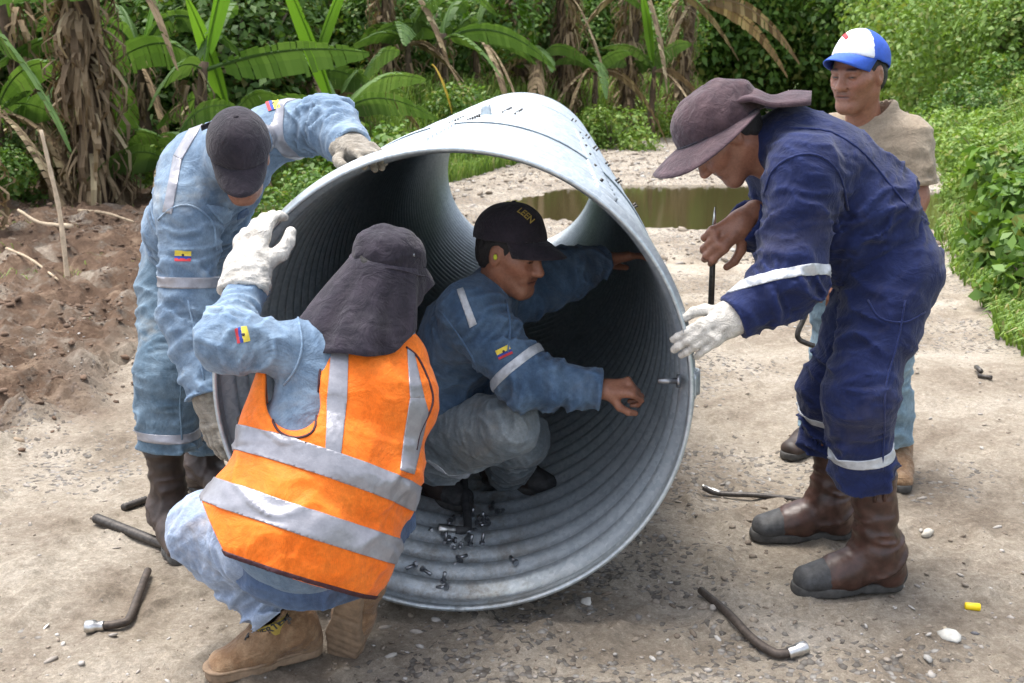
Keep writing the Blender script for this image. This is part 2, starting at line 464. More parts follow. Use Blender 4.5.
def head_col(V, skin=SK):
    x, y, z = np.abs(V[:, 0]), V[:, 1], V[:, 2]
    c = np.tile(skin, (len(V), 1)).astype(float)
    n = fbm(V[:, 0]/.03, V[:, 1]/.03+9, V[:, 2]/.03, 3); c *= (.82+.36*n)[:, None]
    def blend(mask, col): c[:] = c*(1-mask[:, None])+np.array(col)*mask[:, None]
    lip = np.exp(-((z+.063)/.0085)**4)*np.exp(-(x/.024)**6)*(y > .075); blend(lip*.7, skin*np.array([.75, .5, .55]))
    arc = .0235+.004*np.cos((x-.03)/.02)-.004
    br = np.exp(-((z-arc-.004)/.0045)**2)*np.exp(-((x-.031)/.017)**6)*(y > .06)*(.5+n); blend(np.clip(br, 0, .85), (.012, .009, .008))
    st = (z < -.045)*(y > .03)*.25*n; blend(st, (.05, .035, .03))
    ey = np.exp(-((z-.0015)/.0032)**4)*np.exp(-((x-.031)/.014)**6)*(y > .06); blend(ey*.85, (.02, .012, .01))
    mo = np.exp(-((z+.0632)/.0024)**4)*np.exp(-(x/.023)**6)*(y > .07); blend(mo*.85, (.03, .01, .01))
    ms = np.exp(-((z+.050)/.005)**4)*np.exp(-(x/.026)**6)*(y > .07)*n; blend(ms*.5, (.03, .02, .018))
    chk = np.exp(-((x-.045)/.02)**2-((z+.02)/.02)**2)*(y > .04); blend(chk*.3, skin*np.array([1.2, .85, .8]))
    return c
def hand_sdf(curl=.6, spread=.5, glove=False, thumb=.5, cuff=0., grip=0.):
    """right hand, wrist at the origin, fingers along +y, palm facing -z, thumb on -x"""
    s = Sh(); g = 1.22 if glove else 1.0
    s.cap((0, -.05, 0), (0, .0, 0), .026*g, .025*g, w=(1, 0, 0), fa=1.15, fb=1.2, k=.02)
    s.cap((-.012, .0, 0), (-.02, .078, 0), .021*g, .015*g, w=(1, 0, 0), fa=1.1, fb=1.1, k=.02)
    s.cap((.010, .0, 0), (.022, .072, 0), .019*g, .014*g, w=(1, 0, 0), fa=1.1, fb=1.1, k=.02)
    L = [(.043, .026, .020), (.047, .030, .022), (.044, .028, .021), (.034, .021, .018)]
    for i in range(4):
        x = -.031+i*.0205; y = [.082, .086, .083, .074][i]
        a = (i-1.5)*.10*spread; p = np.array([x, y, .002]); ang = curl*(.55+.08*i)*1.0
        r = (.0098-.0007*abs(i-1))*g
        for j in range(3):
            ang_j = ang+j*curl*.75
            dirv = np.array([math.sin(a)*math.cos(ang_j), math.cos(a)*math.cos(ang_j), -math.sin(ang_j)])
            q = p+dirv*L[i][j]; s.cap(p, q, r*(1-.06*j), r*(1-.06*j-.06), k=.005 if j else .012); p = q
    p = np.array([-.026, .016, -.008]); ds = [np.array([-.75, .62, -.25-.3*thumb]), np.array([-.35, .85, -.35*thumb-.1]), np.array([.1*thumb, .9, -.55*thumb])]
    for j, (d, l) in enumerate(zip(ds, (.042, .032, .026))):
        q = p+nrm(d)*l; s.cap(p, q, (.0145-.0018*j)*g, (.0130-.0018*j)*g, k=.016 if j == 0 else .005); p = q
    if cuff: s.cap((0, -cuff, 0), (0, .012, 0), .043, .031*g, w=(1, 0, 0), fa=1.2, fb=1.15, k=.02, fold=(.004, .003), fs=.03, flata=True); s.cap((0, -cuff-.02, 0), (0, -cuff+.03, 0), .040, .03, sub=True, k=0, w=(1, 0, 0), fa=1.2, fb=1.1)
    if glove: s.lump(.0022, .018, 2)
    else: s.lump(.0008, .012, 2)
    return s
def mirror(V): V = V.copy(); V[:, 0] *= -1; return V
def hand_vf(fr, left=False, h=.0032, **kw):
    V, F = mesh_sdf(hand_sdf(**kw), h/max(1, np.linalg.norm(fr[0][:, 0])))
    if left: V = mirror(V); F = F[:, ::-1]
    return tf(V, fr), F
def hand_col(V): 
    n = fbm(V[:, 0]/.02, V[:, 1]/.02, V[:, 2]/.02, 3); return SK[None]*(.75+.5*n)[:, None]

def boot(parent, fr, shaft, m, solem, capm=None, high=True, s=1.0, name='boot', ground=False, laces=False):
    """toe along +y, sole at z = 0, ankle above the origin; shaft = local top point of the shaft"""
    if ground:
        q = tf([(x, y, 0) for x in (-.03, 0, .03) for y in (-.05, 0, .06, .12, .18)], fr); fr = (fr[0], fr[1].copy()); fr[1][2] += float(np.mean(gz(q[:, 0], q[:, 1])))-q[0][2]+.002
    def outline(sh, z0, z1, g, k):
        sh.cap((0, .172, z0), (0, .11, z0), .043+g, .047+g, k=k); sh.cap((0, .11, z0), (0, -.02, z0), .047+g, .033+g, k=k); sh.cap((0, -.02, z0), (0, -.057, z0), .033+g, .036+g, k=k)
    b = Sh(); top = np.asarray(shaft, float)
    b.cap((0, -.03, .075), (0, -.055, .045), .045, .040, k=.02)
    b.cap((0, -.02, .10), (0, .075, .058), .048, .045, k=.04, fold=(.003, .003), fs=.03)
    b.cap((0, .07, .053), (0, .172, .036), .046, .033, k=.04, w=(1, 0, 0), fa=1.08, fb=1.38)
    if high: b.cap((0, -.025, .09), top, .052, .059, k=.05, fold=(.012, .004), fs=.05, flat=True); b.cap(top-nrm(top)*.012, top+nrm(top)*.03, .043, .048, sub=True, k=0)
    else: b.cap((0, -.02, .08), top, .050, .052, k=.04, fold=(.005, .004), fs=.03, flat=True); b.cap(top-nrm(top)*.02, top+nrm(top)*.03, .042, .046, sub=True, k=0)
    b.lump(.002, .03, 1); b.plane((0, 0, .018), (0, 0, -1))
    o = build(b, .0055, name, m, parent, fr)
    q = Sh(); outline(q, .014, .014, 0, .02)
    q.plane((0, 0, .028), (0, 0, 1)); q.plane((0, 0, 0), (0, 0, -1)); q.cap((-.09, .035, -.004), (.09, .035, -.004), .010, .010, k=.004, sub=True)
    for i in range(5): q.cap((-.09, .075+.024*i, -.001), (.09, .075+.024*i, -.001), .004, .004, k=0, sub=True)
    for i in range(2): q.cap((-.09, -.02-.026*i, -.001), (.09, -.02-.026*i, -.001), .004, .004, k=0, sub=True)
    build(q, .0045, 'sole', solem, o, fr)
    if high:
        for sx in (-1, 1):
            pts = [top+A0(sx*.057, -.012, -.060), top+A0(sx*.063, -.010, -.005), top+A0(sx*.063, .010, -.005), top+A0(sx*.057, .014, -.060)]
            V, F = tube_vf(smooth_path(pts, 5), .0055, 6, flat=.5); mk('pull_loop', tf(V, fr), F, m, o)
    if laces:
        for i in range(5):
            y0, z0 = .085-.022*i, .082+.020*i; pts = [(-.026, y0-.012, z0-.006), (-.012, y0, z0+.008), (.012, y0+.004, z0+.010), (.026, y0-.008, z0-.004)]
            V, F = tube_vf(smooth_path(pts, 4), .0032, 6); mk('lace', tf(V, fr), F, M['rusty'], o)
        q_ = Sh(); q_.cap((0, .17, .031), (0, .10, .031), .050, .052, k=.02); q_.cap((0, .10, .031), (0, -.055, .031), .052, .040, k=.02); q_.plane((0, 0, .035), (0, 0, 1)); q_.plane((0, 0, .027), (0, 0, -1)); build(q_, .004, 'welt', solem, o, fr)
    if capm:
        c = Sh(); c.cap((0, .105, .048), (0, .173, .0365), .0475, .0350, k=.03, w=(1, 0, 0), fa=1.07, fb=1.36); c.plane((0, .118, .05), (0, -1, -.25)); c.plane((0, 0, .022), (0, 0, -1)); c.lump(.001, .02)
        build(c, .0045, 'toe_cap', capm, o, fr)
        c = Sh(); c.cap((0, -.03, .06), (0, -.058, .045), .050, .0435, k=.03); c.plane((0, -.035, .05), (0, 1, .3)); c.plane((0, 0, .022), (0, 0, -1)); c.plane((0, 0, .085), (0, -.3, 1))
        build(c, .0045, 'heel_cap', capm, o, fr)
    return o

def cap_hat(parent, fr, m, billm=None, frontm=None, name='cap', grow=1.0, buttonm=None, strap=None):
    s = Sh(); s.ell((0, -.010, .030), (.0865*grow, .107*grow, .098*grow)); s.cap((0, .03, .035), (0, .028, .075), .045, .036, k=.05)
    s.plane((0, 0, .028), (0, .12, -1)); s.ell((0, -.010, .024), (.080, .100, .084), k=.0, sub=True); s.lump(.0015, .04, 4)
    V, F = mesh_sdf(s, .0042)
    fmi = None; mats = [m]
    if frontm:
        c = V[F].mean(1); fmi = ((c[:, 1] > .015+.35*np.abs(c[:, 0])) ).astype(int); mats = [m, frontm]
    Vw = tf(V, fr); o = mk(name, Vw, F, m, parent, mats=mats, fmat=fmi); o_data[o.name] = (Vw, F)
    nu, nv = 17, 8; G = np.zeros((nv, nu, 3))
    for j in range(nu):
        a = -1.22+2.44*j/(nu-1)
        x0, y0 = .083*grow*math.sin(a), -.01+.104*grow*math.cos(a)
        ext = .078*max(0, math.cos(a*1.22))**.55
        for i in range(nv):
            t = i/(nv-1); x = x0*(1-.12*t); y = y0+ext*t
            G[i, j] = (x, y, .041-(.007+.020*t)*(x/.08)**2-.030*t**1.3)
    V, F = solid_grid(G, .0035); mk('bill', tf(V, fr), F, billm or m, o)
    for k in range(6):
        a = k*math.pi/3+math.pi/6; pts = []
        for t in np.linspace(.1, 1.42, 14): pts.append((.0875*grow*math.sin(t)*math.sin(a), -.010+.108*grow*math.sin(t)*math.cos(a), .030+.099*grow*math.cos(t)))
    V, F = tube_vf([(0, -.01, .129*grow), (0, -.01, .133*grow)], [.008, .005], 10); mk('button', tf(V, fr), F, buttonm or m, o)
    if strap:
        G = [[(x, y, z) for x, y, z in ((.0, -.118, .035), (.03, -.122, .030), (.065, -.118, .022), (.10, -.105, .016))], [(x, y, z) for x, y, z in ((.0, -.118, .017), (.03, -.122, .012), (.065, -.118, .004), (.10, -.105, -.002))]]
        V, F = solid_grid(G, .003); mk('strap', tf(V, fr), F, m, o)
    return o
def brim_hat(parent, fr, m, name='sun_hat', seamm=None, slouch=(0, 0, 0), brimw=.075, back=.75):
    sl = np.array(slouch)
    s = Sh(); s.ell((0, -.008, .035), (.092, .112, .085)); s.ell(np.array((0, -.01, .085))+sl, (.082, .098, .055), k=.05)
    s.plane((0, 0, .022), (0, 0, -1)); s.ell((0, -.01, .02), (.082, .102, .075), k=0, sub=True)
    s.lump(.007, .05, 7); s.lump(.003, .02, 3)
    o = build(s, .0045, name, m, parent, fr)
    nu, nv = 48, 7; G = np.zeros((nv, nu, 3))
    for j in range(nu):
        a = 2*math.pi*j/nu; f = .5+.5*math.cos(a)
        for i in range(nv):
            t = i/(nv-1); e = brimw*(back+(1.1-back)*min(1, max(0, (f-.12)/.75))**.7)*t
            G[i, j] = ((.089+e)*math.sin(a), -.008+(.109+e)*math.cos(a), .030-.30*e-1.2*e*e+.007*t*math.sin(3*a+1))
    V, F = solid_grid(G, .0035, closed_u=True); mk('brim', tf(V, fr), F, m, o)
    pts = [(.0935*math.sin(a), -.008+.1135*math.cos(a), .033) for a in np.linspace(0, 2*math.pi, 40)]
    V, F = tube_vf(pts, .0022, 6, cap=False); mk('hat_band', tf(V, fr), F, seamm or m, o)
    for sgn in (-1, 1):
        for yy in (-.022, .022):
            n = nrm((sgn, .0, .25)); c = np.array((sgn*.088, yy-.01, .075))
            V, F = tube_vf([c-n*.004, c+n*.003], [.0062, .0048], 10); mk('eyelet', tf(V, fr), F, M['steel'], o)
    return o
def head(parent, body_parts, fr, hairm=True, skin=SK, eyes=True):
    """appends head geometry to body_parts and makes eyes + hair children later"""
    V, F = mesh_sdf(head_sdf(), .0034); c = head_col(V, skin); body_parts.append((tf(V, fr), F, c))
    def later(body):
        if eyes:
            for x in (-1, 1):
                e = Sh(); e.ell((x*.031, .0775, .002), (.0118,)*3); V, F = mesh_sdf(e, .003); mk('eye', tf(V, fr), F, M['eye'], body)
        if hairm:
            s = Sh(); s.ell((0, -.014, .028), (.0805, .1, .093)); s.ell((0, -.05, -.02), (.068, .055, .06), k=.03)
            s.plane((0, .035, 0), (0, 1, .0)); s.plane((0, -.0, -.055), (0, .6, -1)); s.lump(.004, .012, 2)
            for x in (-1, 1): s.ell((x*.08, -.002, -.012), (.02, .026, .035), k=.006, sub=True)
            s.ell((0, .07, -.03), (.09, .058, .075), k=.01, sub=True)
            V, F = mesh_sdf(s, .0045); mk('hair', tf(V, fr), F, M['hair'], body)
    return later
def body_mesh(parent, parts):
    Vs = []; Fs = []; Cs = []; b = 0
    for V, F, c in parts: Vs.append(V); Fs.append(F+b); Cs.append(c); b += len(V)
    return mk('body', np.concatenate(Vs), np.concatenate(Fs), M['skin'], parent, cols=np.concatenate(Cs))
def flag(src, parent, px, py, along, wpx, hpx, Rs=.06):
    """flag patch sewn on a sleeve: yellow over blue over red; along = direction of the stripes in the picture"""
    c, n = hit(src, px, py)
    if c is None: print('flag miss'); return
    d = np.array(along, float); d /= np.linalg.norm(d); e = np.array([-d[1], d[0]])
    poly = [(px+a*d[0]*wpx/2+b*e[0]*hpx/2, py+a*d[1]*wpx/2+b*e[1]*hpx/2) for a, b in ((-1, -1), (1, -1), (1, 1), (-1, 1))]
    pl = pxplanes(poly)
    def fm(p):
        q = p-EYE; x = 512+FPX*np.dot(q, RT)/np.dot(q, FW); y = 341.5-FPX*np.dot(q, UP)/np.dot(q, FW)
        v = ((x-px)*e[0]+(y-py)*e[1])/hpx
        return 0 if v < .0 else (1 if v < .25 else 2)
    mid = []
    for v in (0., .25):     # cut lines so that the stripes have clean edges
        a = ray(px+e[0]*hpx*v-d[0]*9, py+e[1]*hpx*v-d[1]*9); b = ray(px+e[0]*hpx*v+d[0]*9, py+e[1]*hpx*v+d[1]*9); mid.append(nrm(np.cross(a, b)))
    V, F = o_data[src.name]
    o = cutout_cut(src, 'flag_patch', parent, pl, c, Rs, mid, fm, [M['yellow'], M['blue'], M['red']])
    c2, n2 = hit(src, px-e[0]*hpx*.08, py-e[1]*hpx*.08); V, F = tube_vf([c2, c2+n2*.0042], [.0042, .0036], 10); mk('crest', V, F, M['rusty'], o)
    return o
def cutout_cut(src, name, parent, planes, center, rad, mid, fm, mats):
    V, F = o_data[src.name]; fc = V[F].mean(1); keep = np.linalg.norm(fc-center, axis=1) < rad
    Fk = F[keep]; u, inv = np.unique(Fk, return_inverse=True)
    bm = bmesh.new(); vs_ = [bm.verts.new(V[i]) for i in u]
    for f in inv.reshape(-1, 4): bm.faces.new([vs_[i] for i in f])
    for co, no in planes: bmesh.ops.bisect_plane(bm, geom=bm.verts[:]+bm.edges[:]+bm.faces[:], plane_co=co, plane_no=no, clear_outer=True)
    for no in mid: bmesh.ops.bisect_plane(bm, geom=bm.verts[:]+bm.edges[:]+bm.faces[:], plane_co=EYE, plane_no=no)
    bm.normal_update()
    for v in bm.verts: v.co += v.normal*.003
    bm.verts.index_update()
    Vn = [tuple(v.co) for v in bm.verts]; Fn = [tuple(v.index for v in f.verts) for f in bm.faces]; fmi = [fm(np.array(f.calc_center_median())) for f in bm.faces]; bm.free()
    if not Fn: print('flag empty'); return
    return mk(name, Vn, Fn, None, parent, mats=mats, fmat=fmi)
# ------------------------------------------------------------------ shared materials
M['steel'] = plain('steel', (.35, .36, .38), .4, 1, .25, 60)
M['dark_steel'] = plain('dark_steel', (.075, .068, .062), .5, .7, .5, 70)
M['rusty'] = plain('rusty_steel', (.075, .060, .050), .6, .45, .5, 60)
M['yellow'] = plain('patch_yellow', (.75, .6, .08), .8); M['blue'] = plain('patch_blue', (.03, .06, .3), .8); M['red'] = plain('patch_red', (.5, .04, .05), .8)
def skin_f(nt, b):
    a = nt.nodes.new('ShaderNodeVertexColor'); a.layer_name = 'col'
    c = mixc(nt, .8, a.outputs[0], ramp(nt, noise(nt, 130, 5, .7), [(.32, (.72, .68, .66)), (.68, (1.12, 1.1, 1.1))]), 'MULTIPLY'); nt.links.new(c, b.inputs['Base Color']); nt.links.new(ramp(nt, noise(nt, 25, 4, .6), [(.3, (.32,)*3), (.7, (.6,)*3)]), b.inputs['Roughness'])
    b.inputs['Subsurface Weight'].default_value = .08; b.inputs['Subsurface Radius'].default_value = (.6, .2, .1); b.inputs['Subsurface Scale'].default_value = .01
    bump(nt, b, noise(nt, 260, 3, .6), .25, .002)
M['skin'] = mat('skin', skin_f)
M['eye'] = plain('eye', (.03, .018, .012), .15, 0, .1, 20, 0)
M['hair'] = plain('hair', (.012, .01, .01), .55, 0, .6, 260, .6)
M['denim'] = cloth('denim', (.135, .205, .300), (.265, .355, .455), (.36, .34, .28), .45)
M['denim_pants'] = cloth('denim_trousers', (.095, .155, .215), (.20, .275, .345), (.33, .28, .20), .6)
M['denim_shaded'] = cloth('denim_shaded', (.055, .100, .175), (.125, .195, .29), (.16, .17, .18), .4)  # denim colour darkened to carry the shade inside the pipe
M['jeans'] = cloth('pale_jeans', (.25, .32, .45), (.38, .46, .60), (.36, .31, .26), .55, 1.3)
M['jeans_grey'] = cloth('jeans_grey', (.17, .205, .23), (.34, .37, .38), (.22, .20, .17), .6)
M['indigo'] = cloth('indigo', (.06, .10, .19), (.11, .17, .28))
M['navy'] = cloth('navy_twill', (.010, .017, .070), (.019, .031, .108), (.085, .08, .11), .35, 1.2, fade_lo=.45)
M['khaki'] = cloth('khaki_shirt', (.29, .23, .165), (.40, .33, .245), (.20, .16, .12), .4, 1.2, .8, .15)
M['aqua_jeans'] = cloth('pale_green_jeans', (.16, .25, .32), (.28, .38, .44))
M['orange'] = cloth('orange_mesh', (.95, .185, .012), (1.0, .26, .03), (.75, .2, .06), .25, .8, .6, .3, wear=.35)
M['reflect'] = plain('reflective_tape', (.30, .30, .33), .35, .35, .15, 40, .2)
M['reflect_pale'] = plain('reflective_tape_pale', (.50, .52, .55), .4, .2, .2, 60, .2)
M['piping'] = plain('piping', (.045, .012, .018), .7)
M['plum'] = cloth('plum_cotton', (.055, .034, .042), (.10, .062, .07), (.22, .17, .17), .25, 2, crease=.2)
M['dark_plum'] = cloth('dark_cotton', (.022, .019, .028), (.045, .036, .05), (.12, .11, .12), .18, 2, crease=.3)
M['black_cap'] = cloth('black_cap', (.020, .017, .024), (.038, .030, .040), None, .2, 2, wear=0, crease=.1)
M['blue_cap'] = plain('blue_cap', (.03, .10, .50), .75, 0, .15, 60); M['white_cap'] = plain('white_cap', (.72, .74, .80), .75, 0, .06, 40)
M['glove'] = cloth('glove_leather', (.40, .375, .33), (.62, .59, .54), (.14, .125, .10), .75, 3, .85, .1, .3, .6)
M['dirty_glove'] = cloth('dirty_glove', (.17, .145, .11), (.34, .31, .26), (.07, .06, .05), .7, 4, .85, .1, .3, .65)
M['boot'] = plain('brown_leather', (.055, .026, .019), .42, 0, .55, 22, .25); M['boot_dark'] = plain('dark_leather', (.040, .026, .021), .55, 0, .5, 20, .3)
M['tan'] = cloth('tan_leather', (.22, .125, .065), (.36, .24, .14), (.25, .21, .16), .5, 3, .75, .05)
M['sole'] = plain('rubber_sole', (.055, .053, .050), .8, 0, .5, 40, .3); M['tan_sole'] = plain('tan_sole', (.24, .165, .105), .85, 0, .35, 30, .3)
M['rubber'] = plain('black_rubber', (.045, .046, .048), .65, 0, .6, 35, .3)
M['wood'] = plain('bare_wood', (.55, .44, .31), .8, 0, .3, 20, .3)
M['straw'] = plain('dry_stalk', (.36, .28, .19), .9, 0, .4, 15, .3)

# ------------------------------------------------------------------ ground
def smooth(a, b, x): t = np.clip((x-a)/(b-a), 0, 1); return t*t*(3-2*t)
def bank_edge(y): return np.interp(y, [1, 5.8, 9.7, 16, 28, 60], [1.9, 2.85, 3.95, 6.4, 10.2, 22])
def left_edge(y): return np.interp(y, [1, 4.2, 6, 10, 13, 60], [-2.3, -1.95, -1.6, -1.5, -1.5, -1])
def road_far(x): return np.interp(x, [-40, -3, -.8, 1.0, 3.4, 7, 12, 60], [11.2, 12.8, 15.5, 21, 26.0, 36, 60, 200])
def pond_f(x, y): return ((x-2.8)/3.2)**2+((y-12.7)/2.5)**2      # < 1 inside
def gz(x, y, fine=True):
    x = np.asarray(x, float); y = np.asarray(y, float); o = np.zeros_like(x)
    wob = (fbm(x*.8, y*.8, o, 3)-.5)
    b = x-bank_edge(y)-wob*.9
    z = smooth(0, 2.6, b)*.75+smooth(2, 9, b)*.9
    f = y-road_far(x)-wob*2
    z = np.maximum(z, smooth(0, 4.5, f)*.55)
    l = left_edge(y)-x+wob*.8
    z = z+smooth(0, 1.2, l)*smooth(3.5, 6, y)*(.05+.05*wob)
    pf = pond_f(x, y)+wob*.45; z = z-.13*(1-smooth(.6, 1.12, pf))
    z = z+.05*(fbm(x*.45, y*.45, o+3, 2)-.5)
    if fine:
        z = z+.040*(fbm(x*3.2, y*3.2, o+7, 4)-.5)*(1-.6*smooth(6, 12, y))
        z = z+.022*np.maximum(0, fbm(x*11, y*11, o+1, 4)-.52)*4+.018*(fbm(x*6, y*6, o+31, 4)-.5)*smooth(.35, .6, fbm(x*.9, y*.9, o+12, 2))*(y < 9)
        cl = smooth(-.15, .35, l)*(y < 14)*smooth(3.0, 4.6, y)
        rid = 1-np.abs(2*fbm(x*2.6, y*2.6, o+21, 4)-1)
        z = z+cl*(.17*(rid-.72)+.13*(fbm(x*7, y*7, o+5, 5)-.5)*2+.07*np.abs(fbm(x*15, y*15, o+9, 3)-.5)*2)
    if fine: z = z+.016*(fbm(x*4.5+y*.6, y*.8, o+40, 3)-.5)*(y > 3.6)
    k = smooth(.9, 1.6, y)            # keep the floor level where feet and pipe stand
    return z-.016
n1, n2 = 760, 640
uu = np.linspace(-1, 1, n1); gx = .72*np.sinh(5.8*uu)
gy = [-12., -6, -3, -1, 0, .7, 1.2, 1.5]; yy = 1.6
while yy < 260: gy.append(yy); yy *= 1.0082
gy = np.array(gy); X, Y = np.meshgrid(gx, gy)
flat = np.exp(-(((X+.15)/.75)**2+((Y-3.2)/1.2)**2)**2)*0
Z = gz(X.ravel(), Y.ravel()).reshape(X.shape)
V = np.stack([X.ravel(), Y.ravel(), Z.ravel()], 1); m_, n_ = X.shape
ii, jj = np.meshgrid(np.arange(m_-1), np.arange(n_-1), indexing='ij'); a_ = (ii*n_+jj).ravel()
F = np.stack([a_, a_+1, a_+n_+1, a_+n_], 1)
xs, ys = V[:, 0], V[:, 1]; wob = fbm(xs*1.3, ys*1.3, xs*0+2, 4)-.5
green = np.maximum(smooth(-.1, .5, xs-bank_edge(ys)+wob*.8), smooth(0, 1.2, ys-road_far(xs)+wob*1.5))
soil = smooth(-.2, .5, left_edge(ys)-xs+wob*1.2)*smooth(3.2, 4.6, ys+wob)
stone = np.clip(smooth(8.5, 11, ys)*.8+smooth(.46, .60, fbm(xs*1.1+3, ys*1.1, xs*0+4, 4))*.8*smooth(4.6, 3, ys)*smooth(.9, .2, xs)+smooth(.50, .62, fbm(xs*1.3+13, ys*1.3, xs*0+8, 4))*.5, 0, 1)
def ground_f(nt, b):
    a = nt.nodes.new('ShaderNodeVertexColor'); a.layer_name = 'col'
    sp = nt.nodes.new('ShaderNodeSeparateColor'); nt.links.new(a.outputs[0], sp.inputs[0])
    sand = ramp(nt, noise(nt, 2.2, 10, .68), [(.28, (.35, .295, .235)), (.48, (.55, .485, .40)), (.72, (.73, .67, .58))])
    sand = mixc(nt, .75, sand, ramp(nt, noise(nt, 38, 9, .8), [(.32, (.50, .47, .43)), (.66, (1.15, 1.15, 1.15))]), 'MULTIPLY'); sand = mixc(nt, .5, sand, ramp(nt, noise(nt, 240, 4, .8), [(.35, (.55, .55, .55)), (.65, (1.25, 1.25, 1.25))]), 'MULTIPLY')
    v = nt.nodes.new('ShaderNodeTexVoronoi'); v.inputs['Scale'].default_value = 62; v.inputs['Randomness'].default_value = 1
    tc = nt.nodes.new('ShaderNodeTexCoord'); nt.links.new(tc.outputs['Object'], v.inputs['Vector'])
    hs = nt.nodes.new('ShaderNodeSeparateColor'); nt.links.new(v.outputs['Color'], hs.inputs[0])
    stc = ramp(nt, hs.outputs[0], [(0, (.22, .20, .175)), (.6, (.33, .305, .27)), (1, (.50, .475, .44))])
    stc = mixc(nt, 1, stc, ramp(nt, v.outputs['Distance'], [(.25, (1, 1, 1)), (.75, (.55, .52, .5))]), 'MULTIPLY')
    v2 = nt.nodes.new('ShaderNodeTexVoronoi'); v2.inputs['Scale'].default_value = 120; nt.links.new(tc.outputs['Object'], v2.inputs['Vector'])
    h2 = nt.nodes.new('ShaderNodeSeparateColor'); nt.links.new(v2.outputs['Color'], h2.inputs[0])
    fine = ramp(nt, h2.outputs[0], [(0, (.72, .72, .72)), (.85, (1, 1, 1)), (1, (1.3, 1.3, 1.3))]); sand = mixc(nt, .5, sand, fine, 'MULTIPLY')
    peb = nt.nodes.new('ShaderNodeMath'); peb.operation = 'GREATER_THAN'; nt.links.new(hs.outputs[1], peb.inputs[0])
    th = nt.nodes.new('ShaderNodeMath'); th.operation = 'MULTIPLY_ADD'; th.inputs[1].default_value = -.52; th.inputs[2].default_value = 1.0; nt.links.new(sp.outputs[2], th.inputs[0]); nt.links.new(th.outputs[0], peb.inputs[1])
    dp = ramp(nt, noise(nt, .9, 8, .72, dist=.8), [(.38, (.55, .50, .46)), (.52, (.95, .93, .9)), (.7, (1.08, 1.08, 1.1))]); sand = mixc(nt, .8, sand, dp, 'MULTIPLY')
    c = mixc(nt, peb.outputs[0], sand, stc)
    sl = ramp(nt, noise(nt, 6, 9, .7), [(.3, (.06, .037, .025)), (.55, (.17, .110, .074)), (.75, (.34, .25, .175))])
    mm = nt.nodes.new('ShaderNodeMath'); mm.operation = 'MULTIPLY'; nt.links.new(sp.outputs[0], mm.inputs[0]); nt.links.new(ramp(nt, noise(nt, 3, 6, .7), [(.34, (.25,)*3), (.5, (1, 1, 1))]), mm.inputs[1])
    c = mixc(nt, mm.outputs[0], c, sl)
    gr = ramp(nt, noise(nt, 9, 7, .7), [(.3, (.03, .055, .015)), (.7, (.10, .15, .04))])
    c = mixc(nt, sp.outputs[1], c, gr)
    nt.links.new(c, b.inputs['Base Color']); b.inputs['Roughness'].default_value = .92; b.inputs['Specular IOR Level'].default_value = .2
    p = bump(nt, b, noise(nt, 18, 10, .78), 1.0, .03); p = bump(nt, b, noise(nt, 110, 6, .8), 1.0, .008, p)
    inv = nt.nodes.new('ShaderNodeMath'); inv.operation = 'MULTIPLY'; s2 = nt.nodes.new('ShaderNodeMath'); s2.operation = 'SUBTRACT'; s2.inputs[0].default_value = .8
    nt.links.new(v.outputs['Distance'], s2.inputs[1]); nt.links.new(s2.outputs[0], inv.inputs[0]); nt.links.new(peb.outputs[0], inv.inputs[1]); bump(nt, b, inv.outputs[0], .6, .012, p)
M['ground'] = mat('ground', ground_f)
g_ = mk('ground', V, F, M['ground'], cols=np.stack([soil, green, stone], 1)); tag(g_, kind='structure')
# pond
def water_f(nt, b):
    b.inputs['Base Color'].default_value = (.052, .042, .018, 1); b.inputs['Roughness'].default_value = .04; b.inputs['Specular IOR Level'].default_value = .6
    tc = nt.nodes.new('ShaderNodeTexCoord'); mp = nt.nodes.new('ShaderNodeMapping'); mp.inputs['Scale'].default_value = (1, 2.2, 1); nt.links.new(tc.outputs['Object'], mp.inputs[0])
    bump(nt, b, noise(nt, 7, 4, .6, mp.outputs[0]), .05, .02)
M['water'] = mat('pond_water', water_f)
th = np.linspace(0, 2*math.pi, 48, endpoint=False)
tag(mk('pond_water', [(2.8+3.8*math.cos(t), 12.7+3.0*math.sin(t), -.058) for t in th], [tuple(range(48))], M['water'], smooth=False), 'still brown puddle reflecting the trees', kind='structure')

# ------------------------------------------------------------------ gravel and stones
rng = np.random.default_rng(4); random.seed(4)
def stone_vf(r, seed):
    bm = bmesh.new(); bmesh.ops.create_icosphere(bm, subdivisions=1 if r < .012 else 2, radius=1)
    V = np.array([v.co for v in bm.verts]); F = np.array([[v.index for v in f.verts] for f in bm.faces]); bm.free()
    rs = np.random.default_rng(seed); A = rs.normal(size=(3, 3))*.30+np.eye(3); V = V@A; n = fbm(V[:, 0]*1.4+seed, V[:, 1]*1.4, V[:, 2]*1.4, 2); V = V*(.6+.8*n)[:, None]
    V[:, 2] *= .6; return V*r, F
prot = [stone_vf(.009, i) for i in range(8)]
def scatter(n, xr, yr, rr, dens):
    Vs = []; Fs = []; b = 0; x = rng.uniform(*xr, n); y = yr[0]+(yr[1]-yr[0])*rng.random(n)**1.6; keep = rng.random(n) < dens(x, y); x = x[keep]; y = y[keep]; z = gz(x, y)
    for i in range(len(x)):
        v, f = prot[i % 8]; s = rr[0]*(rr[1]/rr[0])**(rng.random()**3)/.009; a = rng.random()*6.28; c_, s_ = math.cos(a), math.sin(a)
        q = v*s; q = np.stack([q[:, 0]*c_-q[:, 1]*s_, q[:, 0]*s_+q[:, 1]*c_, q[:, 2]], 1)+(x[i], y[i], z[i]+.0015*s); Vs.append(q); Fs.append(f+b); b += len(v)
    return np.concatenate(Vs), np.concatenate(Fs)
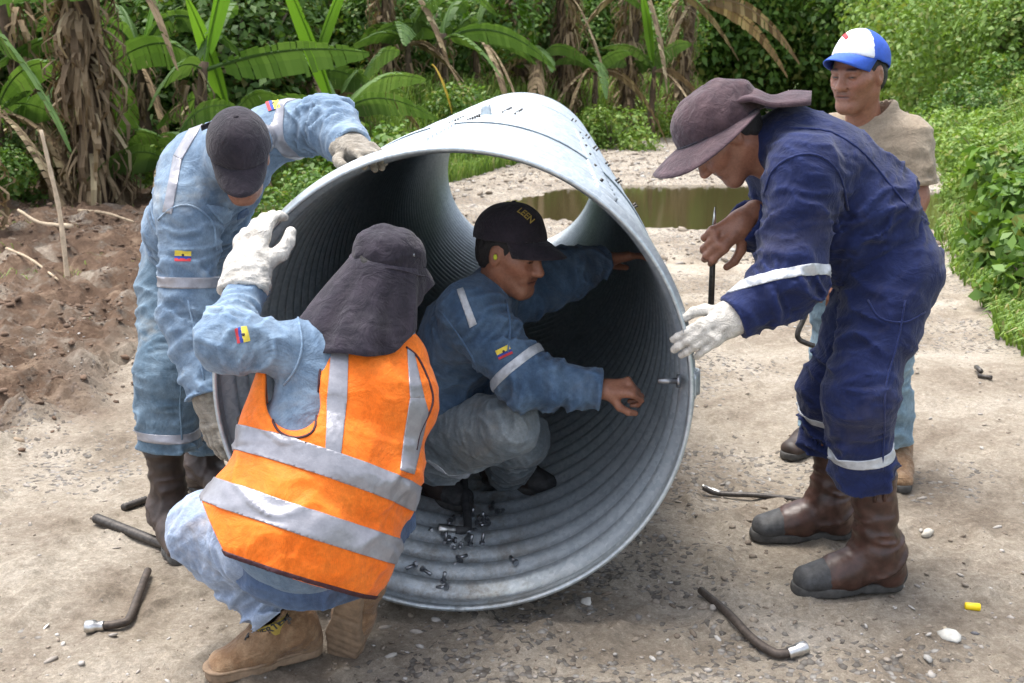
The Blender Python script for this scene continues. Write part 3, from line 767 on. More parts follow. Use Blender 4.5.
def stone_f(nt, b):
    g = nt.nodes.new('ShaderNodeNewGeometry'); c = ramp(nt, g.outputs['Random Per Island'], [(0, (.13, .10, .075)), (.4, (.26, .215, .165)), (.75, (.33, .30, .265)), (1, (.47, .45, .42))])
    nt.links.new(mixc(nt, .5, c, ramp(nt, noise(nt, 60, 4, .7), [(.3, (.6, .6, .6)), (.7, (1.1, 1.1, 1.1))]), 'MULTIPLY'), b.inputs['Base Color']); b.inputs['Roughness'].default_value = .85
M['gravel'] = mat('gravel', stone_f)
def dens(x, y):
    s = smooth(.42, .62, fbm(x*.9+3, y*.9, x*0+4, 3)); return .25+.75*s
V, F = scatter(22000, (-2.6, 2.9), (1.8, 7.5), (.002, .011), dens)
tag(mk('gravel', V, F, M['gravel'], smooth=False), 'small loose gravel over the dirt track', 'gravel', kind='stuff')
V, F = scatter(9000, (-2.5, 6.5), (8.5, 22), (.012, .045), lambda x, y: ((pond_f(x, y) > 1.0) & (x < bank_edge(y)+.3))*(.15+.85*smooth(.35, .6, fbm(x*.5, y*.5, x*0, 3))))
tag(mk('pebbles', V, F, M['gravel'], smooth=False), 'river pebbles along the far track and puddle edge', 'pebbles', kind='stuff')
def clods(x, y): return smooth(-.1, .4, left_edge(y)-x)*(.4+.6*smooth(.4, .6, fbm(x*1.5, y*1.5, x*0, 2)))
V, F = scatter(26000, (-6.5, -1.3), (3.8, 11.5), (.004, .026), clods)
M['clod'] = plain('soil_clods', (.125, .080, .053), .95, 0, .5, 9, .4)
tag(mk('dirt_clods', V, F, M['clod'], smooth=False), 'broken brown soil clods on the dug ground', 'soil', kind='stuff')
big = [(949, 632, .021, 'flat pale river stone lying near the right edge of the track', (.5, .49, .45)), (928, 658, .012, 'small grey stone below the flat pale stone', (.3, .29, .27)), (946, 624, .011, 'tan pebble touching the flat pale stone', (.45, .38, .28)),
       (586, 597, .014, 'pale stone by the lower right rim of the pipe', (.5, .48, .44)), (740, 487, .016, 'round grey stone behind the pry bar', (.33, .32, .3)), (975, 628, .008, 'tiny dark stone right of the flat pale stone', (.12, .12, .13)),
       (45, 622, .010, 'small white stone left of the socket wrench', (.55, .52, .46)), (928, 530, .020, 'cream stone right of the near brown boot', (.45, .42, .36)), (20, 445, .03, 'rounded brown stone at the left edge of the track', (.25, .19, .13)), (640, 540, .012, 'beige stone right of the pipe rim', (.42, .37, .29))]
for i, (px, py, r, lab, c) in enumerate(big):
    v, f = stone_vf(r, 50+i); p = G0(px, py); p[2] = float(gz(p[0], p[1]))+r*.22; M['st%d' % i] = plain('stone_%d' % i, c, .8, 0, .2, 40, .3)
    tag(mk('stone', v+p, f, M['st%d' % i]), lab, 'stone', 'larger stones on the track')

# ------------------------------------------------------------------ corrugated pipe
AX0 = np.array([-.156, 2.75]); AX1 = np.array([.075, 9.25]); PR = .622; PL = np.linalg.norm(AX1-AX0); pdir = np.array([*(AX1-AX0)/PL, 0]); pside = np.array([pdir[1], -pdir[0], 0])
PC0 = np.array([AX0[0], AX0[1], PR+.018]); PC1 = np.array([AX1[0], AX1[1], PR+.018])
pitch = .116
def pipe_pt(a, s, r): return PC0+pdir*s+r*(math.sin(a)*pside+math.cos(a)*np.array([0, 0, 1.]))
def galv(nt, b):
    c = ramp(nt, noise(nt, 7, 8, .7), [(.3, (.42, .475, .515)), (.7, (.53, .585, .62))])
    v = nt.nodes.new('ShaderNodeTexVoronoi'); v.inputs['Scale'].default_value = 90; tc = nt.nodes.new('ShaderNodeTexCoord'); nt.links.new(tc.outputs['Object'], v.inputs[0])
    bw = nt.nodes.new('ShaderNodeSeparateColor'); nt.links.new(v.outputs['Color'], bw.inputs[0]); c = mixc(nt, .14, c, bw.outputs[0], 'OVERLAY'); hs = nt.nodes.new('ShaderNodeHueSaturation'); hs.inputs['Saturation'].default_value = 1.0; nt.links.new(c, hs.inputs['Color'])
    # white oxide streaks running along the sheet and grit caught in the bottom
    st = ramp(nt, noise(nt, 2.3, 8, .75, dist=1.5), [(.58, (0, 0, 0)), (.74, (.45, .45, .45))]); c = mixc(nt, st, hs.outputs[0], (.62, .66, .68))
    sx = nt.nodes.new('ShaderNodeSeparateXYZ'); nt.links.new(tc.outputs['Object'], sx.inputs[0])
    mr = nt.nodes.new('ShaderNodeMapRange'); mr.inputs[1].default_value = .10; mr.inputs[2].default_value = .02; nt.links.new(sx.outputs[2], mr.inputs[0])
    mu = nt.nodes.new('ShaderNodeMath'); mu.operation = 'MULTIPLY'; nt.links.new(mr.outputs[0], mu.inputs[0]); nt.links.new(ramp(nt, noise(nt, 9, 7, .8), [(.45, (0, 0, 0)), (.62, (.75, .75, .75))]), mu.inputs[1])
    c = mixc(nt, mu.outputs[0], c, (.20, .17, .13))
    nt.links.new(c, b.inputs['Base Color']); b.inputs['Metallic'].default_value = .6
    nt.links.new(ramp(nt, noise(nt, 15, 6, .7), [(.3, (.36,)*3), (.7, (.52,)*3)]), b.inputs['Roughness'])
    bump(nt, b, noise(nt, 120, 4, .6), .12, .003)
M['galv'] = mat('galvanised_steel', galv)
pipe = thing('corrugated_pipe', (*AX0, 0), 'large galvanised corrugated steel culvert pipe lying on the track, open end towards us', 'culvert pipe')
nsg = 168; S_ = np.arange(0, PL, pitch/8); prof = PR+.0170*np.sin(2*math.pi*(S_-.045)/pitch)*smooth(.02, .045, S_)
ang = np.linspace(0, 2*math.pi, nsg, endpoint=False)
def shell(off):
    G = np.zeros((len(S_), nsg, 3))
    for k, a in enumerate(ang):
        d = math.sin(a)*pside+math.cos(a)*np.array([0, 0, 1.]); G[:, k] = PC0+pdir[None]*S_[:, None]+d[None]*(prof[:, None]+off+.0022*math.sin(3*a+1))
    return G
Gi, Go = shell(-.002), shell(.002); V = np.concatenate([Gi.reshape(-1, 3), Go.reshape(-1, 3)]); o_ = Gi.shape[0]*nsg; F = []
ii, kk = np.meshgrid(np.arange(len(S_)-1), np.arange(nsg), indexing='ij'); a1 = (ii*nsg+kk).ravel(); a2 = (ii*nsg+(kk+1) % nsg).ravel()
F.append(np.stack([a1, a1+nsg, a2+nsg, a2], 1)); F.append(np.stack([o_+a1, o_+a2, o_+a2+nsg, o_+a1+nsg], 1))
k1 = np.arange(nsg); k2 = (k1+1) % nsg; F.append(np.stack([k1, k2, o_+k2, o_+k1], 1)); e_ = (len(S_)-1)*nsg; F.append(np.stack([e_+k1, e_+o_+k1, e_+o_+k2, e_+k2], 1))
mk('corrugated_sheet', V, np.concatenate(F), M['galv'], pipe)
# lap plates where the sections overlap, inside and out, and the near rim
def strip(s0, s1, a0, a1, r0, th, name, follow=True, n=40):
    ns = max(3, int((s1-s0)/pitch*8)); G = np.zeros((ns, n, 3))
    for i in range(ns):
        s = s0+(s1-s0)*i/(ns-1); rr = r0+(.0170*math.sin(2*math.pi*(s-.045)/pitch)*float(smooth(.02, .045, np.array(s))) if follow else 0)
        for j in range(n): a = a0+(a1-a0)*j/(n-1); G[i, j] = pipe_pt(a, s, rr+.0022*math.sin(3*a+1))
    V, F = solid_grid(G, th); return mk(name, V, F, M['galv'], pipe)
strip(-.004, .016, -math.pi, math.pi, PR+.0, .010, 'rim', False, 168)
for s0 in (1.0, 2.0, 3.0, 4.0, 5.0): strip(s0, s0+.17, -math.pi+.02, math.pi-.02, PR+.0065, .003, 'lap_band', True, 120)
for a0 in (-.22, .62, -2.5, 2.2): strip(.12, 3.1, a0, a0+.11, PR+.006, .003, 'seam_plate', True, 8)
strip(.02, .40, 1.50, 1.60, PR+.012, .006, 'side_flange', True, 6)
def bolt_vf(p, n, r=.0085, L=.028):
    n = nrm(n); e1, e2 = perp(n); parts = [tube_vf([p, p+n*.009], r*1.35, 6), tube_vf([p+n*.009, p+n*L], r*.62, 8)]; return join(parts)
def bolt_on(a, s, r=.0075, L=.028):
    V, F = bolt_vf(pipe_pt(a, s, PR+.009), pipe_pt(a, s, 1)-pipe_pt(a, s, 0), r, L); return mk('bolt', V, F, M['dark_steel'], pipe)
for a0, s0, st in ((-.145, 1.05, .085), (-.06, 1.15, .085), (.075, 1.95, .12), (.155, 1.95, .12)):
    for k in range(6): bolt_on(a0+.004*k, s0+st*k, .0062, .020)
for s0 in (1.05, 1.6, 2.05, 2.6, 3.1, 4.0): bolt_on(.98-.12*(s0-1), s0); bolt_on(1.02-.12*(s0-1), s0+.12)
for k in range(6): bolt_on(.66, .4+.5*k, .008, .02)
V, F = bolt_vf(pipe_pt(1.56, .10, PR-.02), -(pipe_pt(1.56, .1, 1)-pipe_pt(1.56, .1, 0)), .014, .06); mk('bolt', V, F, M['steel'], pipe)
# lifting lug standing on top
G = [[pipe_pt(-.055+.08*u, 1.75, PR+.005+.055*v) for u in np.linspace(.2*v, 1-.2*v, 5)] for v in np.linspace(0, 1, 4)]
V, F = solid_grid(G, .012); mk('lifting_lug', V, F, M['galv'], pipe)
# ------------------------------------------------------------------ vegetation
M['leaf_dark'] = leaf_mat('foliage_dark', (.07, .145, .03), (.17, .28, .07), extra=(.12, .11, .03))
M['leaf_mid'] = leaf_mat('foliage_mid', (.06, .14, .022), (.16, .28, .055), extra=(.22, .24, .06))
M['leaf_light'] = leaf_mat('foliage_light', (.12, .22, .035), (.27, .40, .09), extra=(.30, .33, .09))
M['grass'] = leaf_mat('grass_blades', (.10, .19, .03), (.27, .40, .09), extra=(.36, .34, .15))
M['banana'] = leaf_mat('banana_leaf', (.075, .15, .035), (.14, .24, .07), .6, .35)
M['banana_new'] = leaf_mat('young_banana_leaf', (.13, .28, .03), (.20, .38, .05), .38, .45)
M['dry_leaf'] = leaf_mat('dead_banana_leaf', (.13, .085, .055), (.36, .26, .17), .9, .12, (.46, .36, .24))
M['yellow_leaf'] = leaf_mat('yellow_leaf', (.45, .28, .02), (.5, .33, .03), .5, .3)
M['trunk'] = plain('banana_trunk', (.095, .065, .042), .9, 0, .55, 7, .5); M['bark'] = plain('bark', (.11, .085, .06), .95, 0, .4, 12, .5)

def leafclump(n, rx, rz, size, seed, lobes=7, fill=.35):
    r = np.random.default_rng(seed)
    cs = r.normal(size=(lobes, 3))*[rx*.42, rx*.42, rz*.30]+[0, 0, rz*.52]; cr = r.uniform(.38, .62, lobes)
    q = r.integers(0, lobes, n); d = r.normal(size=(n, 3)); d /= np.linalg.norm(d, axis=1)[:, None]
    rad = (1-fill*r.random(n)**1.5); p = cs[q]+d*rad[:, None]*cr[q][:, None]*np.array([rx, rx, rz*.75])*(.8+.4*r.random(n))[:, None]
    p[:, 2] = np.abs(p[:, 2]); 
    nrm_ = d*.7+r.normal(size=(n, 3))*.5+[0, 0, .5]; nrm_ /= np.linalg.norm(nrm_, axis=1)[:, None]
    t = np.cross(nrm_, r.normal(size=(n, 3))); t /= np.linalg.norm(t, axis=1)[:, None]; b = np.cross(nrm_, t)
    L = size*(.6+.8*r.random(n)); W = L*.30; L = L[:, None]; W = W[:, None]
    v0 = p-t*L*.5; v1 = p-b*W+nrm_*W*.35-t*L*.05; v2 = p+t*L*.55-nrm_*L*.12; v3 = p+b*W+nrm_*W*.35-t*L*.05
    V = np.stack([v0, v1, v2, v3], 1).reshape(-1, 3); F = np.arange(4*n).reshape(-1, 4); return V, F
def stems(n, rx, h, seed, r0=.012):
    r = np.random.default_rng(seed); parts = []
    for i in range(n):
        a = r.random()*6.28; e = r.random()**.5*rx*.75; pts = [(0, 0, 0), (e*.35*math.cos(a), e*.35*math.sin(a), h*.4), (e*math.cos(a), e*math.sin(a), h*(.6+.3*r.random()))]
        parts.append(tube_vf(smooth_path(pts, 4), np.linspace(r0, r0*.3, 9), 5))
    return join(parts)
def shrub(n, rx, rz, size, m, seed, name='shrub'):
    root = thing(name, (0, 0, 0), 'x', 'shrub'); V, F = leafclump(n, rx, rz, size, seed); mk('foliage', V, F, m, root, smooth=False)
    V, F = stems(7, rx, rz, seed, .02*rz); mk('stem', V, F, M['bark'], root); return root
protos = {}
def place(kind, x, y, s, rz, label, cat, group=None, zs=1.0, dz=0):
    used, args = protos[kind]
    if used is None: o = shrub(*args); protos[kind] = (o, args)
    else: o = copy_tree(used)
    o.location = (x, y, float(gz(x, y, False))-.05+dz); o.scale = (s, s, s*zs); o.rotation_euler.z = rz
    o['label'] = label; o['category'] = cat
    if group: o['group'] = group
    return o
protos['dark'] = (None, (13000, 1.7, 3.0, .13, M['leaf_dark'], 1)); protos['mid'] = (None, (13000, 1.6, 2.8, .125, M['leaf_mid'], 2))
protos['light'] = (None, (13000, 1.6, 2.8, .12, M['leaf_light'], 3)); protos['low'] = (None, (3400, .55, .62, .060, M['leaf_mid'], 4))
protos['lowl'] = (None, (3200, .55, .55, .055, M['leaf_light'], 5))
protos['broad'] = (None, (800, .5, .6, .12, M['leaf_mid'], 6))
rr = random.Random(12)
# backdrop belt, left to right, then the leafy trees right of the far track
k = 0
for row, (d0, zsc) in enumerate(((15.5, 1.0), (19.5, 1.35), (25, 1.7))):
    x = -9.5-row*3
    while x < 4.5+row*2.5:
        y = max(d0+rr.uniform(-.8, .8), float(road_far(x))+6.5+row*3.0) if x > -3.2 else d0+rr.uniform(-.8, .8)
        kd = 'dark' if rr.random() < (.55 if row == 0 else .75) else 'mid'
        place(kd, x, y, rr.uniform(.9, 1.15), rr.uniform(0, 6.28), 'dark leafy undergrowth behind the banana plants', 'undergrowth', 'undergrowth behind the banana plants', zsc*.9)
        x += 1.9
for row, (y0, y1, n, x0, x1, kd) in enumerate(((36, 39, 7, 5.5, 22, 'mid'), (30, 31, 5, 12.5, 21, 'light'), (44, 47, 8, 4, 27, 'dark'), (23, 25, 3, 10.8, 15, 'light'))):
    for i in range(n):
        t = i/(n-1); x = x0+(x1-x0)*t; y = y0+(y1-y0)*rr.random()
        place(kd if rr.random() < .7 else 'mid', x, y, (1.75, 1.3, 2.1, 1.0)[row]*rr.uniform(.9, 1.1), rr.uniform(0, 6.28), 'leafy green tree in the thicket beyond the far end of the track', 'tree', 'trees beyond the track', 1.15)
# low plants
low = [(-1.75, 9.6, .75, 'low', 'leafy green plant behind the pipe, below the arm of the bending denim worker'), (-1.2, 10.2, .8, 'low', 'leafy plant right behind the left shoulder of the pipe'),
       (1.9, 21.5, 1.5, 'lowl', 'pale leafy bush on the verge above the top of the pipe'), (2.9, 25.5, 1.6, 'lowl', 'pale bush on the verge beside the brim of the sun hat'), (-.9, 17.3, 1.2, 'low', 'broad leafy bush on the verge left of the pipe top')]
for x, y, s, kd, lab in low: place(kd, x, y, s, rr.uniform(0, 6), lab, 'bush', None)
for i in range(9):
    x = -8.3+i*.78+rr.uniform(-.2, .2); y = 11.7+rr.uniform(-.5, 1.2)+abs(x+3)*.1
    if abs(x+4.45) < .35: continue
    place('low' if i % 3 else 'lowl', x, y, rr.uniform(.8, 1.35), rr.uniform(0, 6), 'knee-high leafy bush between the banana plants and the dug soil', 'bush', 'bushes at the edge of the dug soil')
k = 0
for y in np.arange(6.2, 24, .75):
    for j in range(3):
        if rr.random() < .35: continue
        x = float(bank_edge(y))+.55+j*(.8+.035*y)+rr.uniform(-.25, .25); yj = y+rr.uniform(-.3, .3)
        place('lowl' if rr.random() < .72 else 'low', x, yj, rr.uniform(.75, 1.15)*(1+.02*y), rr.uniform(0, 6), 'leafy weed clump on the grassy bank at the right of the track', 'weed clump', 'weed clumps on the right bank')
for i, (x, y, s, lab) in enumerate([(3.30, 6.7, .8, 'broad-leaved weed nearest us on the right bank'), (3.75, 7.6, .9, 'broad-leaved weed half way up the right bank'), (4.2, 8.9, 1.0, 'broad-leaved weed just right of the bending navy worker'), (4.5, 7.3, 1.1, 'tall broad-leaved weed cut by the right edge of the picture'), (5.4, 10.5, 1.2, 'broad-leaved weed high on the bank right of the khaki shirt')]): place('broad', x, y, s, i*1.3, lab, 'weed')
for i, (x, y, h) in enumerate([(3.9, 7.2, 1.0), (4.4, 8.3, 1.2), (5.0, 9.4, 1.2), (4.9, 8.1, 1.3), (6.0, 11, 1.3)]):
    z = float(gz(x, y, False)); p = np.array([x, y, z]); V, F = tube_vf(smooth_path([p, p+[.05*(i-2), 0, h*.6], p+[.16*(i-2), .1, h]], 5), np.linspace(.010, .004, 11), 6); tag(mk('dry_stem', V, F, M['straw']), 'pale dry stem standing among the weeds of the right bank', 'dry stem', 'dry stems on the right bank')
# grass: one mass each
def blades(x, y, h, w, seed, droop=.5):
    r = np.random.default_rng(seed); n = len(x); z = gz(x, y, False)-.02
    a = r.random(n)*6.28; d = np.stack([np.cos(a), np.sin(a), 0*a], 1); s = np.stack([-np.sin(a+.6), np.cos(a+.6), 0*a], 1)*w[:, None]; H = (h*(.5+.7*r.random(n)))[:, None]; up = np.array([0, 0, 1.])
    dr = (droop*(.3+r.random(n)))[:, None]; p = np.stack([x, y, z], 1)
    p1 = p+up*H*.55+d*H*.15*dr; p2 = p+up*H*.9+d*H*.5*dr; p3 = p+up*H*(1.0-.35*dr)+d*H*1.0*dr
    V = np.stack([p-s, p+s, p1-s*.85, p1+s*.85, p2-s*.6, p2+s*.6, p3], 1).reshape(-1, 3); b = np.arange(n)[:, None]*7
    F4 = np.concatenate([b+[0, 1, 3, 2], b+[2, 3, 5, 4]]); return V, [tuple(f) for f in F4]+[tuple(f) for f in (b+[4, 5, 6])]
n = 48000; x = rng.uniform(-3.8, 9, n); y = road_far(x)-.3+8*rng.random(n)**1.5; kp = (fbm(x*.8, y*.8, x*0, 2) > .25) & (x < 8); x, y = x[kp], y[kp]
V, F = blades(x, y, .25+.62*smooth(.2, 3, y-road_far(x)), .007+.0008*(y-12), 3); tag(mk('grass', V, F, M['grass'], smooth=False), 'tall green grass on the verge beyond the pipe', 'grass', kind='stuff')
n = 42000; y = 5.4+22*rng.random(n)**1.5; x = bank_edge(y)+rng.uniform(-.35, 1, n)*(1+.3*y)*rng.random(n)**.6; kp = x > bank_edge(y)-.3*fbm(x*3, y*3, x*0, 2); x, y = x[kp], y[kp]
V, F = blades(x, y, .16+.42*smooth(0, 1.2, x-bank_edge(y)), .0045+.0006*y, 5, .8); tag(mk('grass', V, F, M['grass'], smooth=False), 'mixed green grass and creepers covering the right bank', 'grass', kind='stuff')
n = 5000; y = 4.6+7*rng.random(n); x = -1.6-4.5*rng.random(n); kp = fbm(x*1.6+9, y*1.6, x*0, 3) > .60; x, y = x[kp], y[kp]
V, F = blades(x, y, .10+0*x, .004+0*x, 8, 1.2); tag(mk('grass', V, F, M['grass'], smooth=False), 'thin sparse grass tufts on the dug soil', 'grass', kind='stuff')

def banana_leaf(base, dirh, L, Wd, rise, droop, seed, tatter=.3, roll=None):
    """one arching blade with midrib; returns verts/faces"""
    r = np.random.default_rng(seed); n = 26; d = nrm([dirh[0], dirh[1], 0]); s = np.cross(d, [0, 0, 1.]); ro = r.uniform(.5, 1.0)*(1 if s[1] < 0 else -1) if roll is None else roll; s = s*math.cos(ro)+np.array([0, 0, 1.])*math.sin(ro); V = []; F = []
    mid = []; 
    for i in range(n+1):
        t = i/n; mid.append(np.array(base)+d*L*(t*(.55+.45*t*min(1, droop)) if rise > .5 else t)*(.75 if rise > 1 else 1)+np.array([0, 0, 1.])*L*(rise*t-droop*t*t))
    parts = [tube_vf(mid, np.linspace(.022, .004, n+1)*L/1.6, 6)]
    for sg in (-1, 1):
        cut = 0; fb_ = r.uniform(.15, .35)
        for i in range(3, n):
            t0, t1 = i/n, (i+1)/n; w0 = Wd*math.sin(math.pi*min(1, (t0-.08)/.94)**.75)**.7; w1 = Wd*max(0, math.sin(math.pi*min(1, (t1-.08)/.94)**.75))**.7
            if r.random() < tatter: cut = r.uniform(.01, .05)
            fold = fb_-(.5*cut*10*r.random() if cut > .008 else 0); g = cut*(1 if r.random() < .5 else .3)
            a = mid[i]; b = mid[i+1]+(mid[i]-mid[i+1])*min(.8, g*6)
            sag = np.array([0, 0, -1.])
            def q(p, wv, k): return p+sg*s*wv*k+np.array([0, 0, 1.])*wv*(fold*k-.55*k*k)+d*wv*.18*k
            bb = len(V); V += [a, q(a, w0, .5), q(a, w0, 1), b, q(b, w1, .5), q(b, w1, 1)]
            F += [(bb, bb+3, bb+4, bb+1), (bb+1, bb+4, bb+5, bb+2)]; cut *= .3
    Va = np.array(V); k_, iv = np.unique(np.round(Va, 4), axis=0, return_inverse=True); iv = iv.ravel(); F = [tuple(iv[i] for i in f) for f in F]; F = [f for f in F if len(set(f)) == 4]
    parts.append((list(k_), F)); return join(parts)
def dead_strips(h, r0, n, seed, big=1.0):
    r = np.random.default_rng(seed); V = []; F = []
    for i in range(n):
        a = r.random()*6.28; z = h*(.12+.88*r.random()); L = r.uniform(.12, .5)*big; w = r.uniform(.006, .034)*big; o = r0*(1-.3*z/h)+.01; d = np.array([math.cos(a), math.sin(a), 0]); s = np.array([-math.sin(a), math.cos(a), 0])
        p = d*o+np.array([0, 0, z]); out = r.uniform(.03, .22)*big; tw = r.uniform(-.5, .5); m = 5; bb = len(V)
        for j in range(m):
            t = j/(m-1); c = p+d*out*math.sin(t*2.6)+np.array([0, 0, -L*t])+s*tw*L*.3*t*t; ww = w*(1-.6*t)*(.8+.5*r.random()); V += [c-s*ww+d*.02*r.random(), c, c+s*ww+d*.02*r.random()]
        for j in range(m-1):
            q = bb+3*j; F += [(q, q+1, q+4, q+3), (q+1, q+2, q+5, q+4)]
    return V, F
def banana(x, y, h, r0, leaves, nd, label, seed, newleaf=(), dead=(), group='banana plants along the clearing'):
    z = float(gz(x, y, False))-.03; root = thing('banana_plant', (x, y, z), label, 'banana plant', group); B = np.array([x, y, z]); r = np.random.default_rng(seed)
    lean = r.normal(size=2)*.06*h; pts = [B, B+[lean[0]*.4, lean[1]*.4, h*.5], B+[lean[0], lean[1], h]]
    sp = smooth_path(pts, 6); V, F = tube_vf(sp, np.linspace(r0, r0*.5, len(sp))*(1+.12*np.sin(np.arange(len(sp))*1.7)), 14); mk('trunk', V, F, M['trunk'] if nd > 12 else M['trunk'], root)
    if nd:
        V, F = dead_strips(h, r0, nd*3, seed, min(1.4, r0/.11)); mk('dead_sheath', np.array(V)+B, F, M['dry_leaf'], root, smooth=False)
    top = pts[-1]
    for (ax, ay, L, Wd, rise, droop) in leaves: V, F = banana_leaf(top-[0, 0, .1], (ax, ay), L, Wd, rise, droop, int(r.integers(1e6)), .55); mk('leaf', V, F, M['banana'], root, smooth=False)
    for (ax, ay, L, Wd, rise, droop) in newleaf: V, F = banana_leaf(top-[0, 0, .1], (ax, ay), L, Wd, rise, droop, int(r.integers(1e6)), .05); mk('young_leaf', V, F, M['banana_new'], root, smooth=False)
    for (ax, ay, L, Wd, rise, droop) in dead: V, F = banana_leaf(top-[0, 0, .12], (ax, ay), L, Wd, rise, droop, int(r.integers(1e6)), .8); mk('dead_leaf', V, F, M['dry_leaf'], root, smooth=False)
    return root
def fan(n, r, L=(1.3, 2.0), rise=(.7, 1.3), droop=(.7, 1.2)):
    o = r.uniform(0, 6.28); return [(math.cos(o+i*2.4), math.sin(o+i*2.4), r.uniform(*L), r.uniform(.14, .24), r.uniform(*rise), r.uniform(*droop)) for i in range(n)]
rb = np.random.default_rng(5)
def gp(px, Y): p = P(px, 300, Y); return p[0], Y
# near left big trunk clothed in dead sheaths
x, y = gp(106, 11.6); banana(x, y, 3.0, .17, fan(6, rb), 150, 'thick banana trunk wrapped in dry brown sheaths, standing at the left by the dug soil', 1, dead=[(.7, -.5, 1.3, .14, .1, 1.2), (-.6, -.4, 1.2, .12, .1, 1.3)], group=None)
x, y = gp(-12, 9.5); banana(x, y, 1.9, .11, [(.75, -.35, 1.15, .26, .45, 1.3), (.4, .9, 1.6, .25, 1, .8)], 40, 'banana plant at the far left edge with a broad split leaf hanging into the picture', 2, group=None)
specs = [(205, 12.6, 1.55, .10, 25, 'banana plant with a large pale horizontal leaf over the bending denim worker', [(1, -.15, 1.9, .24, .35, .25), (-.8, .2, 1.5, .24, .9, 1.0), (.1, .9, 1.6, .25, 1.2, .8), (-.3, -.8, 1.0, .2, .5, .9)], [(.25, -.1, 1.4, .15, 1.5, .3)], []),
 (160, 14.0, 1.5, .09, 30, 'slim banana plant between the thick sheathed trunk and the pale leaf', None, [(.1, .1, 1.2, .14, 1.5, .2)], [(.4, -.6, 1.0, .12, 0, 1.1)]),
 (340, 13.4, 1.0, .09, 12, 'short banana plant with an upright bright young leaf, left of the pipe top', [(.9, -.1, 1.4, .22, .7, .7), (-.9, 0, 1.4, .22, .6, .6), (.7, .5, 1.5, .22, .9, .6), (-.5, .6, 1.4, .22, 1.2, .7)], [(-.15, -.1, 1.5, .17, 1.4, .2)], []),
 (392, 19.5, 2.6, .14, 60, 'banana plant with brown sheaths behind the top left of the pipe', None, [], [(.6, -.6, 1.6, .16, .2, 1.2)]),
 (447, 19.0, 1.6, .11, 25, 'banana plant with low spreading leaves behind the pipe top', [(1, -.2, 1.9, .2, .5, .75), (-1, -.2, 1.7, .22, .7, .8), (.3, .9, 1.7, .25, 1.1, .8), (.6, -.7, 1.5, .2, .3, .7)], [], []),
 (520, 22.5, 3.2, .16, 70, 'tall banana plant with dark trunk above the pipe crest', None, [], [(.8, -.3, 1.8, .18, .1, 1.1)]),
 (565, 23.5, 3.0, .16, 90, 'banana plant hung with torn brown leaves, second right of the pipe crest', None, [], [(-.7, -.4, 1.7, .18, 0, 1.1), (.5, -.7, 1.6, .18, 0, 1.2)]),
 (622, 25, 3.3, .18, 110, 'banana plant with a skirt of dead leaves left of the sun hat', None, [], [(.9, -.2, 2.2, .2, .3, 1.0), (-.8, -.4, 2.0, .2, .1, 1.1), (.2, -.9, 2, .2, .1, 1.2)]),
 (672, 26, 3.1, .17, 90, 'banana plant with long drooping brown leaves just above the sun hat', None, [], [(1, -.2, 2.4, .2, .4, .95), (.8, .1, 2.3, .2, .2, .9), (-.5, -.8, 1.8, .2, 0, 1.1)]),
 (290, 15.5, 2.3, .12, 50, 'banana plant behind the bending denim worker, between two shorter ones', None, [], [(-.6, -.5, 1.2, .14, .1, 1.1)]),
 (48, 13.5, 2.2, .11, 40, 'banana plant deep in the shade left of the thick sheathed trunk', None, [], [])]
more = [(132, 12.4, .75, 'low banana plant at the right foot of the sheathed trunk'), (178, 11.9, .6, 'short banana sucker just left of the bending denim worker'), (240, 13.2, .9, 'low banana plant right behind the black cap'), (312, 15.2, 1.2, 'banana plant over the raised denim arm'), (368, 16.0, 1.0, 'banana plant beyond the glove on the pipe'), (415, 18.6, 1.5, 'banana plant between two sheathed trunks left of the pipe crest'), (480, 20.2, 1.6, 'leafy banana plant directly above the pipe crest'), (540, 21.5, 1.7, 'leafy banana plant between the dark trunks right of the crest'), (590, 22.8, 1.6, 'leafy banana plant behind the right slope of the pipe'), (645, 24.2, 1.6, 'leafy banana plant just left of the sun hat'), (62, 12.8, 1.0, 'low banana plant between the stake and the sheathed trunk'), (20, 11.8, 1.1, 'low banana plant at the left edge above the dug soil')]
for px, Y, h, lab in more: specs.append((px, Y, h, .07+.01*h, 14, lab, fan(5, rb, (.8, 1.25) if Y < 17 else (1.0, 1.6), (.5, 1.3), (.5, 1.2)), [(rb.normal()*.2, -.1, 1.1+.02*Y, .13, 1.3, .25)] if px % 3 == 0 else [], [(rb.normal(), -.7, 1.0+.03*Y, .13, .1, 1.1), (rb.normal(), -.5, .9+.03*Y, .12, .3, 1.3), (-rb.normal(), -.6, .8+.03*Y, .10, .5, 1.5)]))
for i, (px, Y, h, r0, nd, lab, lv, nw, dd) in enumerate(specs):
    x, y = gp(px, Y); b_ = banana(x, y, h, r0, lv if lv else fan(6, rb, (1.6, 2.5)), nd, lab, 30+i, nw, dd)
# one yellow leaf
x, y = gp(436, 17.5); V, F = banana_leaf((x, y, 1.55), (.1, -.2), .75, .07, -.2, .75, 5, .05); tag(mk('fallen_leaf', V, F, M['yellow_leaf'], smooth=False), 'yellowed leaf hanging in front of the banana plants above the pipe', 'leaf')
